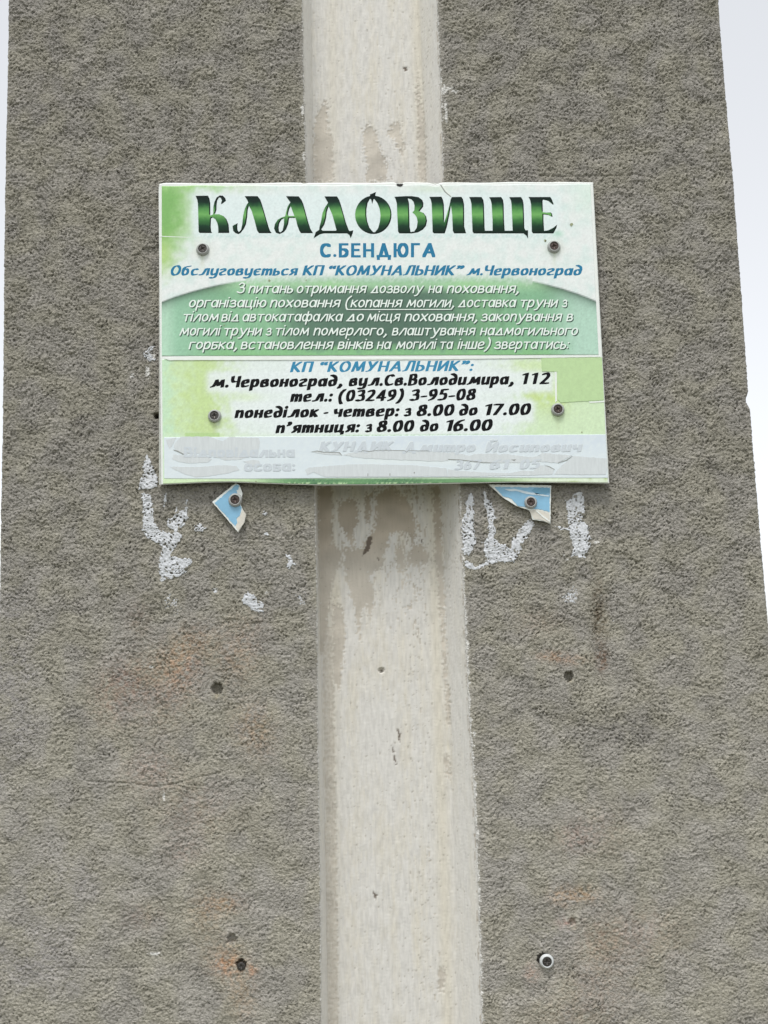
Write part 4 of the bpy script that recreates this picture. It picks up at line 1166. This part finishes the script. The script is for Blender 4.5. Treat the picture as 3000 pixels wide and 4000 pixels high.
# --- heading, traced letter by letter
K1 = 4.1475
def tr(ox, pts): return [(ox + x / K1, 740 + y / K1) for x, y in pts]
def ell_pts(cx, cy, rx, ry, n=40): return [(cx + rx * math.cos(2 * math.pi * k / n), cy + ry * math.sin(2 * math.pi * k / n)) for k in range(n)]
HEAD = [
 (tr(740, [(100,103),(300,100),(325,150),(338,220),(338,425),(362,415),(385,400),(388,280),(405,200),(440,130),(490,97),(540,100),(580,140),(592,185),(520,240),(512,225),(525,180),(510,135),(480,130),(450,180),(440,250),(438,330),(420,385),(405,402),(480,402),(550,430),(600,480),(635,570),(645,705),(468,705),(465,600),(450,540),(420,480),(380,455),(350,470),(345,600),(352,680),(370,705),(165,705),(148,680),(142,400),(138,230),(125,160)]), []),
 (tr(740, [(895,108),(1105,108),(1150,170),(1175,240),(1230,430),(1280,600),(1305,670),(1335,708),(1125,708),(1095,660),(1060,520),(1010,350),(965,265),(945,330),(935,450),(915,570),(880,640),(830,705),(795,722),(750,710),(710,670),(697,590),(782,545),(775,600),(780,660),(800,690),(835,655),(855,570),(870,430),(895,320),(925,250),(955,210),(930,160)]), []),
 (tr(1120, [(-10,108),(195,112),(240,170),(270,240),(300,350),(345,520),(385,640),(427,708),(232,708),(205,670),(175,590),(145,462),(40,462),(24,560),(-6,640),(-46,690),(-116,722),(-176,700),(-206,630),(-191,560),(-146,490),(-86,455),(-26,435),(-11,370),(14,280),(59,205),(24,160)]),
  [tr(1120, [(65,270),(125,430),(30,430),(20,400),(40,320)]), tr(1120, [(-41,465),(-86,490),(-121,550),(-131,620),(-126,680),(-101,695),(-66,660),(-46,570)])]),
 (tr(1120, [(612,112),(815,112),(850,170),(875,240),(920,400),(960,540),(1005,660),(1020,675),(1078,660),(1070,710),(1035,790),(1015,735),(980,712),(600,712),(540,725),(435,792),(470,690),(525,655),(530,610),(560,500),(580,380),(620,290),(670,215),(640,165)]),
  [tr(1120, [(680,275),(650,360),(640,460),(610,570),(560,645),(580,668),(800,668),(805,650),(780,560),(740,410)])]),
 (tr(1120, ell_pts(1403, 411, 295, 311)), [tr(1120, [(1350,150),(1310,220),(1292,320),(1290,420),(1305,520),(1340,620),(1400,692),(1430,692),(1480,630),(1510,520),(1520,420),(1505,310),(1470,220),(1420,155),(1405,160),(1385,240),(1368,160)])]),
 (tr(1120, [(1350,120),(1348,78),(1390,65),(1447,40),(1435,90),(1442,120)]), []),
 (tr(1500, [(170,118),(350,108),(450,108),(560,125),(620,170),(638,220),(635,280),(575,355),(640,380),(685,440),(697,510),(680,590),(630,650),(550,695),(450,712),(250,712),(228,680),(215,400),(208,230),(190,160)]),
  [tr(1500, [(385,145),(405,220),(410,400),(415,600),(430,690),(490,680),(530,620),(545,520),(530,450),(500,405),(460,372),(490,340),(495,260),(480,200),(445,160)])]),
 (tr(1500, [(735,120),(930,117),(955,165),(970,240),(975,540),(1020,400),(1060,260),(1080,160),(1100,122),(1255,120),(1280,160),(1297,240),(1300,600),(1330,710),(1140,712),(1115,670),(1105,400),(1085,260),(1060,400),(1020,600),(985,712),(810,712),(788,690),(780,400),(772,230),(758,165)]), []),
 (tr(1800, [(135,122),(335,122),(365,170),(375,240),(385,600),(390,668),(515,668),(515,500),(500,240),(485,170),(460,125),(655,122),(685,170),(695,240),(700,500),(712,668),(840,668),(835,500),(822,240),(810,170),(785,125),(975,122),(1005,170),(1018,240),(1030,620),(1045,660),(1090,662),(1088,800),(1060,745),(1015,712),(210,712),(190,680),(180,400),(172,230),(155,160)]), []),
 (tr(1800, [(1098,122),(1450,122),(1475,160),(1505,240),(1490,245),(1420,185),(1330,165),(1325,190),(1330,370),(1390,375),(1455,370),(1475,390),(1488,440),(1470,440),(1420,415),(1340,405),(1340,500),(1350,670),(1420,660),(1500,620),(1560,570),(1550,620),(1500,712),(1170,712),(1150,680),(1145,400),(1138,240),(1122,165)]), []),
]
def head_tris(dx, dy):
    """letter shapes intersected with themselves moved by (dx, dy): what the bevel leaves bright"""
    out = Print()
    for outer, holes in HEAD:
        loops = [outer] + holes
        if dx or dy:
            loops = loops + [[(x + dx, y + dy) for x, y in l] for l in loops]
        pts, ed = [], []
        for l in loops:
            n = len(pts); pts += [Vector(p) for p in l]
            ed += [(n + i, n + (i + 1) % len(l)) for i in range(len(l))]
        vs, es, fs, _, _, _ = delaunay_2d_cdt(pts, ed, [], 0, 1e-4)
        arr = np.array([(p[0], p[1]) for p in vs])
        cen = np.array([arr[list(f)].mean(0) for f in fs])
        def inside(cx, cy):
            k = poly_sd(cx, cy, outer) > 0
            for h in holes: k &= ~(poly_sd(cx, cy, h) > 0)
            return k
        k = inside(cen[:, 0], cen[:, 1])
        if dx or dy: k &= inside(cen[:, 0] - dx, cen[:, 1] - dy)
        out.tris([tuple(a) for a in arr], [tuple(f) for f, kk in zip(fs, k) if kk])
    return out

def heading_mat():
    m = new_mat('print_heading', 0.45, spec=0.15)
    nt = m.node_tree; b = nt.nodes['Principled BSDF']
    tc = nt.nodes.new('ShaderNodeTexCoord'); sp = nt.nodes.new('ShaderNodeSeparateXYZ')
    nt.links.new(tc.outputs['Object'], sp.inputs[0])
    n = obj_noise(nt, 160, 3)
    ad = nt.nodes.new('ShaderNodeMath'); ad.operation = 'MULTIPLY_ADD'
    ad.inputs[1].default_value = 0.006; nt.links.new(n.outputs[0], ad.inputs[0]); nt.links.new(sp.outputs[2], ad.inputs[2])
    z0 = float(P(1500, 912, YS)[1]); z1 = float(P(1500, 766, YS)[1])
    mr = nt.nodes.new('ShaderNodeMapRange')
    mr.inputs[1].default_value = z0 + 0.003; mr.inputs[2].default_value = z1 + 0.003
    nt.links.new(ad.outputs[0], mr.inputs[0])
    r = nt.nodes.new('ShaderNodeValToRGB'); e = r.color_ramp.elements
    e[0].position = 0.02; e[0].color = (*lin((10, 30, 22)), 1)
    e[1].position = 0.98; e[1].color = (*lin((12, 28, 24)), 1)
    for p, c in ((0.2, (24, 60, 40)), (0.36, (66, 122, 66)), (0.50, (114, 174, 98)), (0.62, (92, 152, 84)), (0.76, (40, 84, 52)), (0.84, (18, 44, 34))):
        x = e.new(p); x.color = (*lin(c), 1)
    nt.links.new(mr.outputs[0], r.inputs[0]); nt.links.new(r.outputs[0], b.inputs['Base Color'])
    return m
YL = YS - 0.00012
head_tris(0, 0).build('lettering', YL, text_mat('deep_green', (8, 26, 20)), upper, sign_root, 'dark bevel of the large heading')
head_tris(-4.5, -3.0).build('lettering', YL - 0.0001, heading_mat(), upper, sign_root, 'large green heading')

NB = nib(13.0, 5.4, math.radians(13))
NBL = nib(10.2, 4.4, math.radians(13))
NR = nib(6.4, 5.6, 0, True)
NBOLD = nib(10.5, 8.5, 0)
blue = text_mat('blue', (44, 122, 160), 0.85, 1.15)
blue2 = text_mat('light_blue', (60, 138, 176), 0.85, 1.12)
black = text_mat('black', (6, 8, 10), 0.8, 1.3)
white = text_mat('white', (232, 242, 236))
shade = text_mat('shade_green', (58, 84, 70))

p = Print(); p.word('С.БЕНДЮГА', 1250, 1700, (1250, 1004, 1700, 1003), 52, PLAIN, NBOLD, 'bb', 0.0, 16)
p.build('lettering', YL, blue, upper, sign_root)
p = Print()
for t, a, b in (('Обслуговується', 667, 1165), ('КП', 1181, 1269), ('“КОМУНАЛЬНИК”', 1285, 1815), ('м.', 1822, 1886), ('Червоноград', 1894, 2275)):
    p.word(t, a, b, (667, 1076, 2275, 1075.5), 39.5, BOLD, NBL, 'bl', 0.22, 6)
p.build('lettering', YL, blue, upper, sign_root)
BODY = [(1145.5, [('З', 924, 958), ('питань', 969, 1145), ('отримання', 1159, 1434), ('дозволу', 1447, 1656), ('на', 1672, 1729), ('поховання,', 1744, 2027)]),
        (1200.8, [('організацію', 738, 1041), ('поховання', 1053, 1332), ('(копання', 1349, 1573), ('могили,', 1587, 1774), ('доставка', 1788, 2018), ('труни', 2034, 2181), ('з', 2194, 2216)]),
        (1255.5, [('тілом', 717, 855), ('від', 863, 932), ('автокатафалка', 947, 1341), ('до', 1351, 1422), ('місця', 1433, 1565), ('поховання,', 1579, 1865), ('закопування', 1877, 2197), ('в', 2211, 2238)]),
        (1310.5, [('могилі', 700, 865), ('труни', 876, 1025), ('з', 1037, 1061), ('тілом', 1077, 1208), ('померлого,', 1223, 1511), ('влаштування', 1530, 1859), ('надмогильного', 1874, 2258)]),
        (1364.0, [('горбка,', 736, 926), ('встановлення', 939, 1304), ('вінків', 1317, 1457), ('на', 1471, 1530), ('могилі', 1546, 1708), ('та', 1720, 1771), ('інше)', 1786, 1918), ('звертатись:', 1929, 2224)])]
for li, (bv, words) in enumerate(BODY):
    for yy, mt, dx, dy in ((YL, shade, 3.4, 3.6), (YL - 0.0001, white, 0, 0)):
        p = Print()
        for t, a, b in words:
            p.word(t, a, b, (700, bv, 2250, bv - 1), 42, PLAIN, NR, 'pr', 0.22, 7, dx, dy)
        if li == 1:
            p.tris([(1360 + dx, 1207.5 + dy), (1766 + dx, 1207 + dy), (1766 + dx, 1210.5 + dy), (1360 + dx, 1211 + dy)], [(0, 1, 2, 3)])
        p.build('lettering', yy, mt, upper, sign_root)
p = Print()
for t, a, b in (('КП', 1133, 1227), ('“КОМУНАЛЬНИК”:', 1251, 1851)):
    p.word(t, a, b, (1133, 1454, 1851, 1449), 41, BOLD, NBL, 'bl', 0.22, 10)
p.build('lettering', YL, blue2, lower, sign_root)
for base, words in (((820, 1514, 2150, 1499.5), [('м.Червоноград,', 820, 1338), ('вул.Св.Володимира,', 1362, 2007), ('112', 2041, 2150)]),
                    ((1133, 1569.7, 1860, 1562.5), [('тел.:', 1133, 1301), ('(03249)', 1321, 1579), ('3-95-08', 1599, 1860)]),
                    ((916, 1633, 2075, 1620), [('понеділок', 916, 1246), ('-', 1264, 1283), ('четвер:', 1304, 1561), ('з', 1577, 1607), ('8.00', 1627, 1776), ('до', 1793, 1866), ('17.00', 1896, 2075)]),
                    ((1076, 1692, 1925, 1682), [('п’ятниця:', 1076, 1407), ('з', 1426, 1454), ('8.00', 1471, 1619), ('до', 1640, 1713), ('16.00', 1744, 1925)])):
    p = Print()
    for t, a, b in words:
        p.word(t, a, b, base, 44, BOLD, NB, 'b', 0.2, 24 if t == '112' else 6)
    p.build('lettering', YL, black, lower, sign_root)
# ghost of the pasted-over lines
ghost_l = text_mat('ghost_light', (224, 232, 234), 0.97, 1.02); ghost = text_mat('ghost_grey', (203, 211, 217), 0.95, 1.03)
for yy, mt, dx in ((YT - 0.00006, ghost_l, -3), (YT - 0.00040, ghost, 0)):
    p = Print()
    for t, a, b, v0, v1, cap, fnt, key, nb_ in (('Відповідальна', 719, 1151, 1785, 1784, 38, PLAIN, 'gb', NBOLD), ('особа:', 953, 1153, 1839, 1838, 38, PLAIN, 'gb', NBOLD),
                                       ('КУНДИК', 1246, 1538, 1763, 1762, 38, BOLD, 'b', NB), ('Дмитро', 1572, 1858, 1765, 1764, 38, BOLD, 'b', NB), ('Йосипович', 1896, 2276, 1765, 1763, 38, BOLD, 'b', NB),
                                       ('367', 1775, 1882, 1834, 1832, 36, BOLD, 'b', NB), ('61', 1912, 1992, 1832, 1831, 36, BOLD, 'b', NB), ('05', 2030, 2116, 1831, 1830, 36, BOLD, 'b', NB)):
        p.word(t, a + dx, b - dx, (a, v0, b, v1), cap + abs(dx), fnt, nb_, key, 0.0 if key == 'gb' else 0.2, 8)
        p.build('faded_lettering', yy, mt, strip, sign_root)
        p = Print()
# small dirt marks
M_DIRT = new_mat('dirt_speck', 0.8, tuple(lin((150, 156, 124))))
for i, (u, v, r, rgb) in enumerate([(1052, 1096, 5, 0), (1196, 1094, 3, 0), (2232, 877, 7, 0), (2130, 940, 6, 0), (876, 1270, 3, 0), (1000, 1880, 3, 0), (2273, 1688, 3, 0), (2132, 941, 3, 0)]):
    rr = random.Random(i)
    flat_poly('dirt_speck', [(u + r * rr.uniform(0.6, 1.1) * math.cos(k * 0.785), v + r * rr.uniform(0.6, 1.2) * math.sin(k * 0.785)) for k in range(8)], YL - 0.0003, M_DIRT, upper if v < 1390 else lower, 0.00005, step=50)
M_BLACK = mul_noise(new_mat('dark_putty', 0.7), 0.6, 1.4, 300, 3, attr=False, base=(0.012, 0.010, 0.010))
flat_poly('putty_dab', [(1548, 717), (1560, 719), (1574, 717), (1572, 726), (1562, 729), (1553, 726)], YB1 - 0.0012, M_BLACK, sign_root, 0.003, jag=0.6, step=4)
M_CARD = mul_noise(new_mat('torn_core', 0.85), 0.85, 1.08, 120, 5, attr=False, base=tuple(lin((214, 210, 200))))

# ------------------------------------------------------------------ blue scraps of an older sign
M_BLUE = mul_noise(new_mat('blue_film', 0.35, spec=0.5), 0.88, 1.08, 60, 4, attr=False, base=tuple(lin((132, 182, 212))))
M_BLUE2 = mul_noise(new_mat('darker_blue_film', 0.35, spec=0.5), 0.94, 1.05, 60, 4, attr=False, base=tuple(lin((104, 160, 190))))
M_PALE = mul_noise(new_mat('pale_film', 0.4, spec=0.5), 0.94, 1.03, 60, 4, attr=False, base=tuple(lin((206, 222, 230))))
def crop(pts, ox, oy=1850, sc=2.074): return [(ox + x / sc, oy + y / sc) for x, y in pts]
def scrap(label, outline, film, extra, loc):
    root = empty('sign_scrap', loc, label, 'sign scrap', 'torn remains of an older blue sign')
    flat_poly('board', outline, -0.0070, M_CARD if False else M_BOARD, root, 0.0034, jag=0.9, seed=len(outline), step=8)
    flat_poly('blue_film', film, -0.0076, M_BLUE, root, 0.0006, jag=1.5, seed=3, step=7)
    for nm, e, mt, yy in extra:
        flat_poly(nm, e, yy, mt, root, 0.0003, jag=0.8, seed=5, step=8)
    return root
xa, za = P(890, 1980, 0)
scrap('smaller diamond-shaped blue scrap, left of the recess under the sign',
      crop([(1080, 75), (1112, 95), (1120, 120), (1135, 160), (1130, 200), (1120, 250), (1135, 285), (1165, 330), (1150, 395), (1120, 440), (1100, 475), (890, 230)], 400),
      crop([(1087, 88), (1110, 97), (1100, 130), (1085, 132), (1090, 150), (1118, 262), (1128, 275), (1112, 340), (1085, 365), (1092, 400), (1076, 425), (908, 237)], 400),
      [('torn_core', crop([(1135, 285), (1163, 330), (1148, 395), (1118, 440), (1102, 468), (1082, 432), (1096, 400), (1092, 368), (1116, 342)], 400), M_CARD, -0.0073)], (float(xa), -0.004, float(za)))
xb, zb = P(2060, 1960, 0)
scrap('larger blue scrap with one straight edge, right of the recess under the sign',
      crop([(435, 88), (940, 95), (933, 405), (880, 385), (790, 372), (775, 320), (760, 295), (660, 262), (560, 200), (480, 130)], 1700),
      crop([(480, 108), (930, 112), (925, 312), (900, 300), (850, 290), (780, 285), (730, 270), (670, 262), (620, 205), (545, 180)], 1700),
      [('cloud_print', crop([(780, 135), (810, 115), (870, 110), (925, 122), (928, 148), (890, 168), (820, 168)], 1700), M_BLUE2, -0.0080),
       ('white_print', crop([(560, 125), (640, 122), (760, 150), (920, 176), (920, 186), (740, 165), (650, 140), (600, 142)], 1700), M_PALE, -0.0080),
       ('torn_core', crop([(762, 298), (800, 292), (860, 300), (925, 322), (930, 398), (870, 378), (800, 366), (776, 325)], 1700), M_CARD, -0.0074),
       ('torn_core', crop([(820, 296), (930, 385), (926, 392), (880, 360), (815, 305)], 1700), M_BOARD, -0.0079)], (float(xb), -0.004, float(zb)))

# ------------------------------------------------------------------ screws
M_HEAD = mul_noise(new_mat('blackened_steel', 0.42, metallic=0.75), 0.7, 1.4, 400, 4, attr=False, base=(0.075, 0.07, 0.065))
M_RUST = mul_noise(new_mat('brown_steel', 0.5, metallic=0.6), 0.6, 1.5, 400, 4, attr=False, base=(0.075, 0.056, 0.050))
M_WASH = mul_noise(new_mat('grey_rubber', 0.55, spec=0.4), 0.85, 1.1, 200, 4, attr=False, base=(0.40, 0.41, 0.40))
M_WASHW = mul_noise(new_mat('white_rubber', 0.5, spec=0.4), 0.9, 1.05, 200, 4, attr=False, base=(0.62, 0.64, 0.64))

def lathe(prof, seg=48, fn=None):
    co, n = [], len(prof)
    for r, h in prof:
        for k in range(seg):
            a = 2 * math.pi * k / seg
            x, z = r * math.cos(a), r * math.sin(a)
            hh = h + (fn(x, z, r) if fn else 0)
            co.append((x, -hh, z))
    f = []
    for i in range(n - 1):
        for k in range(seg):
            a, b = i * seg + k, i * seg + (k + 1) % seg
            f.append((a, b, b + seg, a + seg))
    return co, f

def head_mesh(rot):
    R = 0.0064
    def cross(x, z, r):
        c, s = math.cos(rot), math.sin(rot)
        a, b = x * c + z * s, -x * s + z * c
        d = 0.0
        for p_, q_ in ((a, b), (b, a)):
            w = 0.00085 * max(0.0, 1 - abs(p_) / 0.0046) + 0.00045
            if abs(q_) < w and abs(p_) < 0.0036: d = 1.0
        return -0.0022 * d * max(0, 1 - r / 0.0045)
    prof = [(0.00005, 0.0)] + [(R * t, 0.0003 * (1 - t)) for t in np.linspace(0.05, 0.80, 22)] + [(R * 0.86, -0.0002), (R * 0.93, -0.0001), (R * 0.98, -0.0006), (R, -0.0016), (R * 0.8, -0.0035)]
    return lathe(prof, 64, lambda x, z, r: cross(x, z, r) if r < R * 0.8 else 0)

def washer_mesh():
    return lathe([(0.0060, 0.0010), (0.0061, 0.0046), (0.0066, 0.0052), (0.0073, 0.0048), (0.0082, 0.0036), (0.0090, 0.0020), (0.0093, 0.0008), (0.0092, 0.0000), (0.0060, 0.0)], 48)

SCREWS = [
    (791, 971, YS, 'black cross-head screw in grey washer, upper left of the sign under the heading', M_HEAD, M_WASH, 0.5, 1.0),
    (2165, 961, YS, 'brownish cross-head screw in grey washer, upper right of the sign under the heading', M_RUST, M_WASH, 0.2, 1.0),
    (837, 1623, YS, 'dark screw in grey washer, lower left of the sign beside the opening hours', M_HEAD, M_WASH, 0.1, 1.0),
    (2180, 1598, YS - 0.0006, 'dark screw in split grey washer below the green patch of the sign', M_RUST, M_WASH, 0.4, 1.0),
    (918, 1952, -0.0076, 'screw in grey washer through the smaller blue scrap', M_RUST, M_WASH, 0.15, 1.03),
    (2074, 1961, -0.0076, 'screw in grey washer through the larger blue scrap', M_RUST, M_WASH, 0.0, 0.95),
    (2137, 3757, -0.0010, 'lone screw in white washer low on the right of the pillar', M_HEAD, M_WASHW, 0.0, 1.02),
    (942, 3776, 0.0020, 'bare rusty-ringed screw sunk in its hole low on the left', M_HEAD, None, 0.1, 0.98),
]
wco, wf = washer_mesh()
for (u, v, yb, label, mh, mw, rot, sc_) in SCREWS:
    yoff = yb - 0.004
    x, z = P(u, v, yoff)
    root = empty('screw', (float(x), yb, float(z)), label, 'screw', 'screws in the pillar and its signs')
    hc, hf = head_mesh(rot)
    hc = np.array(hc) * sc_
    if mw is None: hc = hc * 0.86
    hc[:, 1] -= 0.0038 if mw is not None else 0.003
    o = mesh_obj('screw_head', hc, hf, mh, parent=root, smooth=True)
    if mw is not None:
        mesh_obj('washer', np.array(wco) * sc_, wf, mw, parent=root, smooth=True)
    # shank going back into the wall
    sc2, sf = lathe([(0.0022, 0.001), (0.0022, -0.024)], 12)
    mesh_obj('shank', sc2, sf, mh, parent=root)
